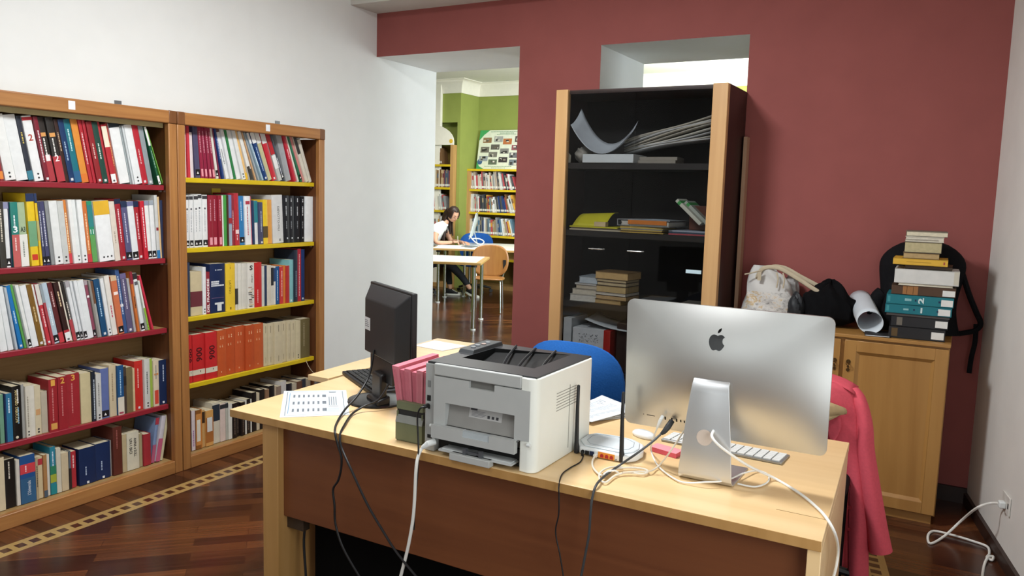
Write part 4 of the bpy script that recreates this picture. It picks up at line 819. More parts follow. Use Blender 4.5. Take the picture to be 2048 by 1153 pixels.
for k in range(3): lb.add([p + V((0, -.0006, 0)) for p in (rc(-1.275 + .016 * k, .889), rc(-1.266 + .016 * k, .889), rc(-1.266 + .016 * k, .898), rc(-1.275 + .016 * k, .898))], [(0, 1, 2, 3)], 1)
build(lb, 'label_printing', [mat('75757a', .5), mat('35353a', .5)], lab_)
# lower flap with scooped notch, hinge pins, open bay and manual tray
fl = M().box(-1.468, -1.346, Y0 - .016, Y0 + .004, .803, .846).box(-1.246, -1.154, Y0 - .016, Y0 + .004, .803, .846).box(-1.346, -1.246, Y0 - .016, Y0 + .004, .803, .824).box(-1.468, -1.154, Y0 - .002, Y0 + .03, .838, .842)
flap = build(fl, 'lower_flap', GR, pr, smooth=0)
build(M().box(-1.346, -1.246, Y0 - .012, Y0 + .004, .824, .843), 'scoop', mat('b4bcc0', .4), flap)
for x in (-1.474, -1.110): build(M().cyl((x - .006, Y0 - .004, .838), (x + .006, Y0 - .004, .838), .006, n=12), 'hinge_pin', WHT, pr)
build(M().box(-1.468, -1.148, Y0 + .035, Y0 + .05, .75, .803), 'open_bay', VD, pr)
build(M().box(-1.44, -1.165, Y0 - .012, Y0 + .04, .762, .768), 'cassette', LTG, pr)
for k in range(2): build(M().box(-1.43 + .13 * k, -1.29 + .12 * k, Y0 - .005, Y0 + .035, .768, .772), 'paper_guide', LTG, pr)
build(M().box(-1.387, -1.236, Y0 - .028, Y0 + .0, .7455, .768), 'tray_lip', GR, pr, .002)
cl = M()
for x in (-1.342, -1.282): cl.box(x, x + .012, Y0 - .018, Y0 - .006, .765, .789)
cl.box(-1.335, -1.28, Y0 - .016, Y0 - .008, .774, .781)
build(cl, 'clip', mat('5a5c60', .3, .3), pr)
cn = M().box(-1.503, -1.489, Y0 + .0085, Y0 + .0115, .916, .935).box(-1.500, -1.491, Y0 + .0085, Y0 + .0115, .889, .902).box(-1.500, -1.482, Y0 + .0085, Y0 + .0115, .790, .802); build(cn, 'sockets', VD, pr)
build(M().box(-1.501, -1.490, Y0 + .0088, Y0 + .0115, .963, .985), 'lock_slot', mat('7c7e7d', .5), pr)
# black top with sloped output tray, ribs and control panel
tp = M()
tray_in = [(-1.441, 2.226), (-1.165, 2.226), (-1.165, 2.50), (-1.441, 2.44)]
ox = [(X0 + .008, Y0 + .012), (X1 - .008, Y0 + .012), (X1 - .008, Y1 - .004), (X0 + .008, Y1 - .004)]
tp.add([(x, y, Z1 + .001) for x, y in ox] + [(x, y, Z1 + .001) for x, y in tray_in], [(0, 1, 5, 4), (1, 2, 6, 5), (2, 3, 7, 6), (3, 0, 4, 7)])
tp.add([(x, y, Z1 - .010) for x, y in ox] + [(x, y, Z1 + .001) for x, y in ox], [(0, 1, 5, 4), (1, 2, 6, 5), (2, 3, 7, 6), (3, 0, 4, 7)])
top = build(tp, 'top_cover', DK, pr, smooth=0)
ti = [V((-1.441, 2.226, .99)), V((-1.165, 2.226, 1.0)), V((-1.165, 2.50, 1.05)), V((-1.441, 2.44, 1.035))]
tr = M().add([(x, y, Z1 + .001) for x, y in tray_in] + [tuple(p) for p in ti], [(0, 1, 5, 4), (1, 2, 6, 5), (2, 3, 7, 6), (3, 0, 4, 7), (4, 5, 6, 7)])
tray = build(tr, 'output_tray', mat('121314', .5, spec=.25), pr, smooth=0)
for x0, x1 in ((-1.30, -1.385), (-1.25, -1.305), (-1.165, -1.225)):
    build(M().tube(spline([(x0, 2.235, 1.012), (x0 + (x1 - x0) * .5, 2.36, 1.040), (x1, 2.50, 1.056)], 6), .0045, 6), 'tray_rib', mat('232528', .35), tray)
cp = M().hexa([(-1.507, 2.30, 1.048), (-1.445, 2.30, 1.048), (-1.445, 2.51, 1.048), (-1.517, 2.51, 1.048)], [(-1.505, 2.31, 1.062), (-1.447, 2.31, 1.062), (-1.449, 2.505, 1.064), (-1.515, 2.505, 1.064)])
cp_ = build(cp, 'control_panel', mat('383b3e', .45), pr, .002)
for k in range(4): build(M().cyl((-1.475 - .004 * (k % 2), 2.35 + .035 * k, 1.062), (-1.475 - .004 * (k % 2), 2.35 + .035 * k, 1.066), .009, n=12), 'button', mat('8a8f94' if k != 2 else 'a08a84', .4), cp_)
vt = M()
for k in range(7): vt.box(X1 - .0002, X1 + .0006, 2.245, 2.395, .915 + .0095 * k, .9175 + .0095 * k)
vt.box(X1 - .0002, X1 + .0006, 2.341, 2.345, .77, .985); build(vt, 'side_vents', mat('96978f', .6), pr)
# ------------------------------------------------------------------ wireless router
rt = empty('router', (-.985, 2.46, DZ), 0, 'white wireless router with two black aerials, between the printer and the silver computer', 'router')
body = [(-1.06, 2.372), (-.892, 2.366)] + [(-.868, 2.40), (-.864, 2.45), (-.885, 2.515), (-.93, 2.548), (-1.0, 2.556), (-1.08, 2.545), (-1.105, 2.50), (-1.098, 2.42)]
build(M().prism(body, DZ + .002, .772, 2), 'body', mat('e4e8ea', .3, spec=.5, noise=.01), rt, .006, 3)
build(M().prism([(p[0] * .86 - .137, p[1] * .86 + .345) for p in body], .772, .777, 2), 'lid', mat('dde4e8', .28, spec=.5, noise=.01), rt, .004, 3)
build(M().tube([(p[0] * .68 - .314, p[1] * .68 + .79, .7775) for p in body[1:] + body[:2]], .0012, 6), 'lid_groove', mat('a4acb2', .4), rt)
YF = 2.366
build(M().box(-.99, -.932, YF - .0008, YF + .003, .749, .768), 'lan_panel', mat('e0913a', .4), rt)
for k in range(3):
    x = -.982 + .017 * k; build(M().prism([(x, .751), (x + .012, .751), (x + .012, .759), (x + .009, .763), (x + .003, .763), (x, .759)], YF - .0014, YF, 1), 'lan_socket', mat('a8282c', .4), rt)
build(M().box(-1.021, -1.006, YF + .001, YF + .004, .750, .764), 'wan_socket', mat('1c2a4a', .4), rt)
build(M().cyl((-1.047, YF + .006, .757), (-1.047, YF - .0, .757), .006, n=12), 'power_socket', VD, rt); build(M().box(-1.037, -1.024, YF + .0, YF + .004, .750, .763), 'button', VD, rt)
build(M().cyl((-.926, YF + .002, .753), (-.926, YF - .001, .753), .0015, n=8), 'reset_hole', VD, rt)
for x, dx in ((-1.071, -.003), (-.909, -.005)):
    build(M().tube([(x, 2.372, .749), (x, 2.372, .770), (x + dx * .3, 2.372, .785), (x + dx, 2.374, .900), (x + dx, 2.375, .977), (x + dx, 2.375, .980)], [.0085, .009, .0075, .006, .0055, .003], 12), 'aerial', BLK, rt)
# ------------------------------------------------------------------ silver all-in-one computer seen from behind
im = empty('computer', (-.62, 2.42, DZ), 0, 'silver all-in-one desktop computer with a black fruit logo on its back', 'computer')
ALU = mat('d6d7d5', .38, .92, noise=.01); ALUS = mat('d4d6d8', .36, .85, noise=.0)
IW, IH, ICX, ICZ = .315, .2085, -.6125, 1.0725; TL = math.radians(3.2)
IM = Matrix.Translation((ICX, 2.425, ICZ)) @ Matrix.Rotation(TL, 4, 'X')
def sq(a, r=.022):
    """rounded rectangle outline at parameter a in 0..1"""
    hw, hh = IW - r, IH - r; pts = []
    for cx, cz, a0 in ((hw, hh, 0), (-hw, hh, 90), (-hw, -hh, 180), (hw, -hh, 270)):
        for k in range(7): t = math.radians(a0 + 15 * k); pts.append((cx + r * math.cos(t), cz + r * math.sin(t)))
    return pts
out = sq(0)
def dens(pts, n=4):
    o = []
    for i in range(len(pts)):
        a, b_ = pts[i], pts[(i + 1) % len(pts)]; d = math.hypot(a[0] - b_[0], a[1] - b_[1]); m_ = 10 if d > .1 else 1
        for k in range(m_): o.append((a[0] + (b_[0] - a[0]) * k / m_, a[1] + (b_[1] - a[1]) * k / m_))
    return o
out = dens(out); n = len(out); vs = []; NR = 14
for k in range(NR + 1):
    f_ = 1 - k / NR; q = k / NR
    for x, z in out:
        xx, zz = x * f_, z * f_ + (-.005) * q
        e = max(0, 1 - (abs(xx) / IW) ** 2.0) * max(0, 1 - (abs(zz) / IH) ** 2.0); dep = .0045 + .050 * e
        vs.append((xx, -dep, zz))
mb = M().add(vs, [(k * n + i, k * n + (i + 1) % n, (k + 1) * n + (i + 1) % n, (k + 1) * n + i) for k in range(NR) for i in range(n)], 0, IM)
mb.add([(x, -.0045, z) for x, z in out] + [(x, .004, z) for x, z in out], [(i, i + n, (i + 1) % n + n, (i + 1) % n) for i in range(n)], 0, IM)
mb.add([(x, .004, z) for x, z in out], [tuple(range(n))], 0, IM)
build(mb, 'back_shell', ALU, im, smooth=60)
build(M().box(-IW + .012, IW - .012, .0042, .005, -IH + .07, IH - .012, 0, IM), 'screen', mat('08080a', .1), im)
def back_y(x, z):
    e = max(0, 1 - (abs(x) / IW) ** 2) * max(0, 1 - (abs(z) / IH) ** 2); return -(.0045 + .050 * e)
def on_back(x, z, d=.0006): return IM @ V((x, back_y(x, z) - d, z))
LX, LZ = -.011, .108
ap = [(0, .55), (.12, .60), (.30, .66), (.52, .64), (.70, .52), (.80, .40)]
ap = [(.02, .62), (.14, .66), (.30, .72), (.46, .73), (.62, .68), (.74, .58), (.80, .52), (.68, .42), (.60, .28), (.58, .10), (.62, -.08), (.72, -.22), (.84, -.31), (.78, -.46), (.66, -.66), (.52, -.84), (.38, -.93), (.24, -.93), (.12, -.88), (0, -.85), (-.12, -.88), (-.26, -.94), (-.38, -.93), (-.52, -.83), (-.66, -.64), (-.78, -.38), (-.84, -.10), (-.84, .16), (-.78, .38), (-.66, .56), (-.50, .68), (-.34, .72), (-.18, .69)]
LS = .0285
def poly_back(pts, name, parent, m):
    cx = sum(p[0] for p in pts) / len(pts); cz = sum(p[1] for p in pts) / len(pts); vs = [on_back(LX + cx * LS, LZ + cz * LS)] + [on_back(LX + (cx + (p[0] - cx) * .5) * LS, LZ + (cz + (p[1] - cz) * .5) * LS) for p in pts] + [on_back(LX + p[0] * LS, LZ + p[1] * LS) for p in pts]; k = len(pts)
    return build(M().add(vs, [(0, 1 + i, 1 + (i + 1) % k) for i in range(k)] + [(1 + i, 1 + k + i, 1 + k + (i + 1) % k, 1 + (i + 1) % k) for i in range(k)]), name, m, parent, smooth=0)
LOGO = mat('050506', .12, spec=.6, noise=0)
lg = poly_back(ap, 'logo', im, LOGO)
poly_back([(.02, .86), (.00, 1.02), (.06, 1.20), (.18, 1.34), (.36, 1.43), (.38, 1.27), (.32, 1.10), (.20, .96)], 'logo_leaf', lg, LOGO)
pt = M()
def port(x, w_, h_, z=-.168, dz=0):
    pt.add([on_back(x - w_ / 2, z - h_ / 2 + dz), on_back(x + w_ / 2, z - h_ / 2 + dz), on_back(x + w_ / 2, z + h_ / 2 + dz), on_back(x - w_ / 2, z + h_ / 2 + dz)], [(0, 1, 2, 3)])
for x, w_, h_ in ((-.247, .003, .003), (-.222, .028, .002), (-.172, .005, .011), (-.150, .005, .011), (-.134, .005, .011), (-.120, .004, .008), (-.108, .004, .008), (-.094, .006, .008)): port(x, w_, h_)
build(pt, 'ports', VD, im, smooth=0)
# stand: one bent sheet, foot plate forward, neck rising behind and leaning in to the hinge
prof = [(2.545, .7475), (2.40, .7475), (2.362, .7480), (2.346, .752), (2.338, .762), (2.337, .78), (2.343, .86), (2.350, .95), (2.357, 1.02), (2.362, 1.045), (2.372, 1.057), (2.388, 1.060)]
wd = [.0835, .0835, .0835, .083, .082, .081, .0745, .066, .0588, .056, .055, .0545]
cxs = [-.626 - .004 * max(0, (z - .75) / .3) for y, z in prof]
vs = []
for (y, z), w_, cx in zip(prof, wd, cxs): vs += [(cx - w_, y, z), (cx + w_, y, z)]
build(M().add(vs, [(2 * i, 2 * i + 1, 2 * i + 3, 2 * i + 2) for i in range(len(prof) - 1)]), 'stand', ALUS, im, smooth=60, solid=.005, bevel=.001)
hl = M().lathe([(.001, 0), (.0245, 0), (.0245, .0012), (.001, .0012)], (0, 0, 0), 24, 0, 1, 1, Matrix.Translation((-.634, 2.3418, .886)) @ Matrix.Rotation(math.radians(85.5), 4, 'X')); build(hl, 'cable_hole', mat('c9bdb4', .4), im)
# ------------------------------------------------------------------ small things on the desk
mo = empty('mouse', (-.948, 2.685, DZ), 0, 'white low mouse lying behind the left corner of the silver computer', 'mouse')
mb = M().lathe([(.001, .001), (.92, .001), (1.0, .006), (.97, .012), (.8, .018), (.5, .022), (.001, .023)], (0, 0, 0), 28, 0, .052, .030); build(mb, 'shell', mat('e8eced', .2, spec=.5, noise=0), mo, local=True); mo.rotation_euler = (0, 0, math.radians(-25))
kw = empty('keyboard', (-.66, 2.72, DZ), math.radians(-2), 'slim white keyboard in front of the silver computer, keys white on a silver tray', 'keyboard')
build(M().hexa([(-.21, -.058, .001), (.21, -.058, .001), (.21, .058, .001), (-.21, .058, .001)], [(-.21, -.058, .010), (.21, -.058, .010), (.21, .058, .006), (-.21, .058, .006)]), 'tray', mat('a0a2a2', .35, .6), kw, .003, local=True)
for r_ in range(5):
    for c in range(14):
        x = -.204 + .0293 * c; y_ = -.052 + .0212 * r_; z = .0098 - .0008 * r_; build(M().box(x, x + .0245, y_, y_ + .0175, z, z + .003), 'key', mat('e6e8e6', .4, noise=0), kw, local=True, smooth=0)
kw.rotation_euler = (0, 0, math.radians(-3)); kw.location = (-.665, 2.715, DZ)
nt_ = empty('sticky_note_pad', (-.82, 2.55, DZ), 0, 'pink pad of sticky notes lying beside the computer stand', 'note pad')
build(M().prism([(-.872, 2.540), (-.772, 2.512), (-.765, 2.565), (-.865, 2.590)], DZ + .001, DZ + .016, 2), 'pad', mat('dd6070', .7, noise=.03), nt_); build(M().prism([(-.872, 2.540), (-.772, 2.512), (-.765, 2.565), (-.865, 2.590)], DZ + .016, DZ + .0168, 2), 'top_note', mat('ee9aa4', .7, noise=.02), nt_)
ps = empty('paper_sheets', (-1.2, 2.9, DZ), 0, 'creased white printed sheets on the desk behind the router', 'paper'); rd = random.Random(5)
for k in range(3):
    rot = math.radians(-36 + 9 * k)
    def sheet(u, v, k=k, rot=rot):
        x = (u - .5) * .21; y = (v - .5) * .297
        return (-1.215 + x * math.cos(rot) - y * math.sin(rot), 2.885 + x * math.sin(rot) + y * math.cos(rot) - .006 * k, DZ + .002 + .005 * k + .006 * (math.sin(u * 5 + k) + 1) * (.4 + v * .6) * .8 + (.012 * max(0, v - .8) * 4 if k == 2 else 0))
    build(M().grid(sheet, 10, 12), 'sheet', PAPER, ps, solid=.0006)
def sheet_line(mb, u0, u1, v):
    a, b_ = V(sheet(u0, v)), V(sheet(u1, v)); c_, d_ = V(sheet(u1, v + .008)), V(sheet(u0, v + .008)); e = V((0, 0, .0028)); mb.add([a + e, b_ + e, c_ + e, d_ + e], [(0, 1, 2, 3)])
mb = M(); rd = random.Random(2)
for k in range(20):
    for q in range(3): sheet_line(mb, .1 + .27 * q, .1 + .27 * q + rd.uniform(.1, .25), .1 + .04 * k)
build(mb, 'printing', mat('a9b4bc', .6), ps, smooth=0)
# ------------------------------------------------------------------ cables
def cable(key, name, r, h, label, k=6, parent=None, rough=.45):
    o = build(M().tube(spline(CABLE[key], k), r, 8), name, mat(h, rough, noise=.02), parent)
    if not parent: tag(o, label, 'cable')
    return o
c = cable('monitor_a', 'cable', .0042, '151517', 'black cable from the monitor, the left one where it hangs over the desk front')
c = cable('monitor_b', 'cable', .0042, '17171a', 'black cable from the monitor slanting right down across the desk front panel')
c = cable('printer_power', 'cable', .0055, 'e2e2dc', 'thick white power cable hanging from the back of the printer'); build(M().tube([(-1.468, 2.112, .782), (-1.480, 2.09, .778), (-1.497, 2.084, .764)], [.011, .011, .007], 10), 'plug', WHT, c)
c = cable('printer_usb', 'cable', .003, '131315', 'thin black cable plugged into the upper back of the printer'); build(M().box(-1.500, -1.490, 2.085, 2.112, .896, .908), 'plug', VD, c, .002)
c = cable('router_power', 'cable', .0022, '141416', 'thin black power lead of the router running over the desk edge'); build(M().cyl((-1.047, 2.366, .757), (-1.040, 2.350, .752), .0045, n=10), 'plug', VD, c)
c = cable('imac_ethernet', 'cable', .0038, '3b3d3f', 'dark grey cable from the silver computer, crossing the router and the desk edge'); build(M().tube([(-.758, 2.404, .902), (-.764, 2.385, .886), (-.772, 2.375, .872), (-.780, 2.370, .864)], [.009, .010, .008, .005], 10), 'plug', mat('2c2e30', .5), c)
c = cable('network', 'cable', .0032, 'ded7c8', 'white network lead of the router, gathered in a tied bundle on the desk'); build(M().box(-1.0025, -.990, 2.352, 2.372, .750, .760), 'plug', mat('d8d8d4', .3), c, .002)
build(M().tube([(-.905, 2.213, .754), (-.895, 2.225, .762), (-.88, 2.242, .7625), (-.872, 2.252, .754)], .003, 8), 'tie', mat('e6e4de', .4), c)
cable('mac_usb', 'cable', .0028, 'd6cdbd', 'thin pale cable rising from the tied bundle to the silver computer')
c = cable('audio', 'cable', .0026, 'e6e6e2', 'thin white cable looping past the foot of the silver computer'); build(M().tube([(-.788, 2.402, .915), (-.793, 2.392, .900), (-.803, 2.395, .872)], [.0055, .0055, .003], 10), 'plug', WHT, c)
c = cable('mac_power', 'cable', .0042, 'e9e9e6', 'thick white power cable from the computer stand hanging over the right end of the desk', 8)
c = cable('wall', 'cable', .0058, 'e4e2dc', 'white cable on the floor plugged into the wall socket at right', 6)
cable('cord', 'cord', .0022, 'cbbda4', 'pale cord hanging by the right post of the bookcase')
cable('keyboard', 'cable', .0022, '17171a', 'thin black keyboard lead curling on the desk behind the monitor')
# the cable behind the desk leg
o = build(M().tube(spline([(-2.12, 2.20, .36), (-2.13, 2.19, .25), (-2.115, 2.185, .1), (-2.12, 2.19, .006)], 5), .005, 8), 'cable', BLK); tag(o, 'dark cable hanging under the desk beside its left leg', 'cable')
# wall socket at right
ws = empty('wall_socket', (.270, 4.146, .28), math.atan2(1, -.192), 'white wall socket with a plug low on the right wall', 'socket')
SM = Matrix.Translation((.272, 4.146, .235)) @ Matrix.Rotation(math.atan2(.192, 1), 4, 'Z')
build(M().box(-.008, .0, -.06, .06, 0, .085, 0, SM), 'plate', mat('d9d6d0', .4), ws, .003); build(M().box(-.035, -.008, -.018, .018, .02, .05, 0, SM), 'plug', WHT, ws, .005)
build(M().box(-.0085, -.0078, -.05, -.035, .03, .055, 0, SM), 'holes', VD, ws)
# ------------------------------------------------------------------ blue office chair
BLUE = mat('2460ae', .8, spec=.15, noise=.06, nscale=120, bump=.1)
def office_chair(loc, rz, cloth, label, ztop=.95, wid=.25):
    r_ = empty('office_chair', loc, rz, label, 'chair')
    def bk(u, v):
        a = (u - .5) * 2; hv = v
        x = wid * a * (1 - .12 * hv * hv); zz = ztop - .46 + .46 * hv
        return (x, .23 - .05 * a * a + .03 * hv, zz)
    vs = []; nu, nv = 14, 14; mb = M()
    def sup(u, v):
        t = 2 * math.pi * u; c_, s_ = math.cos(t), math.sin(t); p = 2 / 2.9
        x = wid * math.copysign(abs(c_) ** p, c_) * v; z = .23 * math.copysign(abs(s_) ** p, s_) * v
        return x, z
    for side, dy in ((0, 0), (1, .055)):
        base = len(mb.v); pts = []
        for k in range(6):
            v = k / 5
            for i in range(40): x, z = sup(i / 40, v); pts.append((x, .22 - .7 * x * x + dy * (1 - v ** 4 * .7) + .0 + .10 * z, ztop - .23 + z))
        mb.add(pts, [(k * 40 + i, k * 40 + (i + 1) % 40, (k + 1) * 40 + (i + 1) % 40, (k + 1) * 40 + i) for k in range(5) for i in range(40)])
    mb.f += [(200 + i, 200 + (i + 1) % 40, 240 + 200 + (i + 1) % 40, 240 + 200 + i) for i in range(40)]; mb.mi += [0] * 40
    build(mb, 'backrest', cloth, r_, local=True, smooth=60)
    st = M().prism([(.24 * math.copysign(abs(math.cos(a)) ** .6, math.cos(a)), -.02 + .23 * math.copysign(abs(math.sin(a)) ** .6, math.sin(a))) for a in [2 * math.pi * i / 32 for i in range(32)]], .44, .50, 2)
    build(st, 'seat', cloth, r_, .02, 3, local=True)
    build(M().tube(spline([(0, .05, .43), (0, .2, .43), (0, .31, .47), (0, .31, .62), (0, .27, .72)], 5), [.022] * 21, 8, ry=[.012] * 21), 'back_support', BLK, r_, local=True)
    build(M().cyl((0, 0, .09), (0, 0, .44), .026, n=14), 'column', BLK, r_, local=True)
    for k in range(5):
        a = 2 * math.pi * k / 5 + .3; cx, sx_ = math.cos(a), math.sin(a)
        l = build(M().tube([(0, 0, .12), (.15 * cx, .15 * sx_, .105), (.28 * cx, .28 * sx_, .075)], [.026, .022, .016], 8), 'base_arm', BLK, r_, local=True)
        build(M().cyl((.28 * cx - .018 * sx_, .28 * sx_ + .018 * cx, .031), (.28 * cx + .018 * sx_, .28 * sx_ - .018 * cx, .031), .029, n=14), 'castor', BLK, l, local=True)
    return r_
office_chair((-1.52, 3.50, 0), math.radians(180), BLUE, 'blue fabric office chair behind the desk, its rounded back above the printer', .945, .25)
# ------------------------------------------------------------------ glazed cabinet against the red wall
CF, CB_ = 4.45, 4.885; CX0, CX1 = -2.238, -1.186; CZ = 2.25
BE = wood('b98f5e', 'c9a06e', 2, .4, 3); BKW = mat('0d0a09', .6, spec=.3, noise=.1, nscale=8); WEN = wood('2a1815', '35201b', 2, .45, 4)
cb = empty('display_cabinet', ((CX0 + CX1) / 2, 4.67, 0), 0, 'tall black cabinet with smoked glass doors between two beech posts, by the red wall', 'cabinet')
build(M().box(CX0, CX0 + .078, CF, CF + .045, 0, CZ), 'post', BE, cb, .003); build(M().box(CX1 - .085, CX1, CF, CF + .045, 0, CZ), 'post', BE, cb, .003)
build(M().box(CX1 - .02, CX1 - .001, CF + .045, CB_, 0, CZ), 'side_panel', WEN, cb); build(M().box(CX0 + .001, CX0 + .02, CF + .045, CB_, 0, CZ), 'side_panel', WEN, cb)
build(M().box(CX0 + .02, CX1 - .02, CF + .03, CB_, CZ - .025, CZ - .002), 'top_panel', WEN, cb); build(M().box(CX0 + .02, CX1 - .02, CB_ - .012, CB_, 0, CZ - .025), 'back_panel', BKW, cb)
build(M().box(CX0 + .02, CX1 - .02, CF + .045, CB_ - .012, .05, .08), 'bottom_panel', BKW, cb)
for z in (1.812, 1.40, .955, .53): build(M().box(CX0 + .02, CX1 - .02, CF + .05, CB_ - .012, z - .036, z), 'shelf', mat('242120', .4, spec=.4, noise=.08), cb)
GL = glass_mat('eaeaea', .3, .02)
xm = (CX0 + CX1) / 2 - .01; HND = mat('c8cacb', .25, .95, noise=0)
for x0, x1, hx in ((CX0 + .082, xm - .002, -1.985), (xm + .002, CX1 - .088, -1.735)):
    d = build(M().box(x0, x1, CF + .012, CF + .018, .06, CZ - .012), 'glass_door', GL, cb, smooth=0)
    build(M().tube([(hx, CF + .011, 1.293), (hx + .008, CF - .006, 1.293), (hx + .094, CF - .006, 1.293), (hx + .102, CF + .011, 1.293)], .0045, 8), 'handle', HND, d)
    for q in (.03, .072): build(M().cyl((hx + q, CF - .006, 1.293), (hx + q, CF + .013, 1.293), .006, n=10), 'handle_stud', HND, d)
build(M().box(-1.372, -1.282, CF + .0105, CF + .012, 1.186, 1.207), 'name_label', mat('b8d0d8', .5), cb)
# contents, top shelf
S1 = 1.8125
o = build(M().box(-2.065, -1.735, 4.49, 4.72, S1, S1 + .052), 'box', mat('c4ccd0', .6), None, .003); tag(o, 'flat white box on the top shelf of the glass cabinet', 'box')
def leaf(u, v):
    x = -2.15 + .38 * u; y = 4.485 + .15 * v; s = (u - .56); return (x, y, S1 + .054 + .56 * s * s * (1 + .25 * v) + .07 * v * v)
o = build(M().grid(leaf, 14, 8), 'paper_sheet', mat('b4bcc4', .6), solid=.001); tag(o, 'curling white paper sheet on the flat box in the glass cabinet', 'paper')
rd = random.Random(11)
for k in range(9):
    z0 = S1 + .055 + .0135 * k; a = rd.uniform(-.02, .02)
    def pp_(u, v, k=k, a=a): return (-1.86 + .545 * u, 4.65 + .19 * v + a * u, S1 + (.060 + .009 * k) + (u ** .9) * (.10 + .0075 * k) + .010 * math.sin(u * 4 + k))
    o = build(M().grid(pp_, 10, 3), 'document_bundle', mat(rd.choice(('b9b4a8', 'c9c6bc', 'a8a49a', 'bcbec0')), .8), solid=.007)
    tag(o, 'sheaf of pale papers in the slanting stack, top shelf of the glass cabinet', 'papers', 'slanting sheaves in the glass cabinet')
for k in range(2):
    o = build(M().box(-1.74, -1.50, 4.56 + .03 * k, 4.72, S1 + .001 + .021 * k, S1 + .02 + .021 * k), 'document_bundle', mat('8f8a80', .8)); tag(o, ('lower' if k == 0 else 'upper') + ' grey sheaf under the slanting papers, right of the flat white box', 'papers')
b_ = empty('bottle', (-2.185, 4.53, S1), 0, 'small white bottle with a metal pump at the left end of the cabinet top shelf', 'bottle')
build(M().lathe([(.001, 0), (.021, 0), (.022, .01), (.022, .045), (.014, .055), (.009, .058), (.001, .058)], (-2.185, 4.53, S1 + .001), 18), 'body', mat('d9d5c0', .4), b_); build(M().cyl((-2.185, 4.53, S1 + .058), (-2.185, 4.53, S1 + .085), .005, n=8), 'pump', HND, b_)
def crumple(c, r, seed, name, m, label, cat, sz=.8):
    rd = random.Random(seed); ph = [(rd.uniform(2, 7), rd.uniform(2, 7), rd.uniform(0, 6), rd.uniform(.04, .13)) for _ in range(7)]; mb = M(); nu, nv = 30, 18
    def f(u, v):
        t = 2 * math.pi * u; p = math.pi * v; d = V((math.sin(p) * math.cos(t), math.sin(p) * math.sin(t), math.cos(p))); k = 1
        for a, b2, c2, am in ph: k += am * abs(math.sin(a * d.x + b2 * d.y + c2 + 3 * d.z)) - am / 2
        return (c[0] + r[0] * d.x * k, c[1] + r[1] * d.y * k, c[2] + r[2] + max(-r[2] * .985, r[2] * d.z * k))
    o = build(mb.grid(f, nu, nv), name, m); return tag(o, label, cat)
crumple((-2.115, 4.62, S1), (.05, .06, .05), 4, 'plastic_bag', mat('8d8a82', .5), 'crumpled pale plastic bag beside the bottle in the glass cabinet', 'bag')
crumple((-2.10, 4.80, S1), (.05, .04, .06), 9, 'cloth', mat('a39e92', .8), 'crumpled grey cloth behind the curling paper in the glass cabinet', 'cloth')
# second shelf
S2 = 1.4005
for k, (x0, x1, h, c, lb) in enumerate(((-2.14, -1.80, .008, 'b8b09a', 'bottom'), (-2.13, -1.79, .007, '5a5040', 'middle'), (-2.14, -1.82, .008, 'c4c02a', 'top'))):
    z = S2 + .0085 * k; o = build(M().box(x0, x1, 4.50, 4.74, z, z + h), 'folder', mat(c, .5), None, .001); tag(o, ('pale' if k == 0 else 'brown' if k == 1 else 'yellow') + ' folder, ' + lb + ' of the three lying at the left of the second cabinet shelf', 'folder')
def yf(u, v): return (-2.13 + .22 * u + .02 * v, 4.52 + .16 * v, S2 + .026 + .085 * math.sin(min(1, v * 1.3) * 1.5) * (.85 + .15 * u))
o = build(M().grid(yf, 6, 8), 'folder', mat('c9c42c', .5), solid=.002); tag(o, 'open yellow folder raised up at the left of the second cabinet shelf', 'folder')
o = build(M().box(-1.98, -1.905, 4.515, 4.56, S2 + .0265, S2 + .055), 'paper_stack', mat('c8b490', .8), None); tag(o, 'small block of cream cards lying in the yellow folder', 'cards')
rd = random.Random(8)
for k in range(6):
    z = S2 + .0065 * k; c = ('b79a48', '5c4a2c', 'c4ac54', '8c8c8c', 'c9b464', 'a38a3a')[k]
    o = build(M().box(-1.80 + .006 * rd.random(), -1.54 + .012 * rd.random(), 4.49 + .006 * rd.random(), 4.74, z, z + .0058), 'folder', mat(c, .5)); tag(o, 'thin card folder in the pile under the ring binder, second cabinet shelf', 'folder', 'card folders under the ring binder')
rb = empty('ring_binder', (-1.66, 4.62, S2 + .04), math.radians(-6), 'grey ring binder with an orange band lying on the folders in the cabinet', 'binder')
build(M().box(-.15, .19, -.13, .13, .001, .004).box(-.15, .19, -.13, .13, .036, .040).box(-.153, -.148, -.13, .13, .001, .04), 'cover', mat('8d9194', .4), rb, local=True); build(M().box(-.13, .18, -.125, .12, .005, .030), 'pages', mat('bdbcb4', .8), rb, local=True); build(M().box(-.08, .17, -.1325, -.129, .012, .036), 'orange_band', mat('c8762c', .5), rb, local=True)
build(M().box(-.02, .15, -.06, .08, .0405, .042), 'loose_sheet', mat('aebcc8', .5), rb, local=True); build(M().cyl((-.135, -.131, .02), (-.135, -.129, .02), .012, n=12), 'finger_hole', BLK, rb, local=True)
for k, c in enumerate(('a84a54', '35485c', '9aa4b4')):
    z = S2 + .009 * k; o = build(M().box(-1.50, -1.27, 4.50, 4.73, z, z + .008), 'folder', mat(c, .5)); tag(o, ('red', 'dark blue', 'pale blue')[k] + ' folder in the low pile at the right of the second cabinet shelf', 'folder')
o = build(M().box(-1.417, -1.30, 4.62, 4.80, S2 + .028, S2 + .17), 'box', mat('5a2c1a', .5, noise=.1), None, .003); tag(o, 'dark reddish brown box file at the right of the second cabinet shelf', 'box')
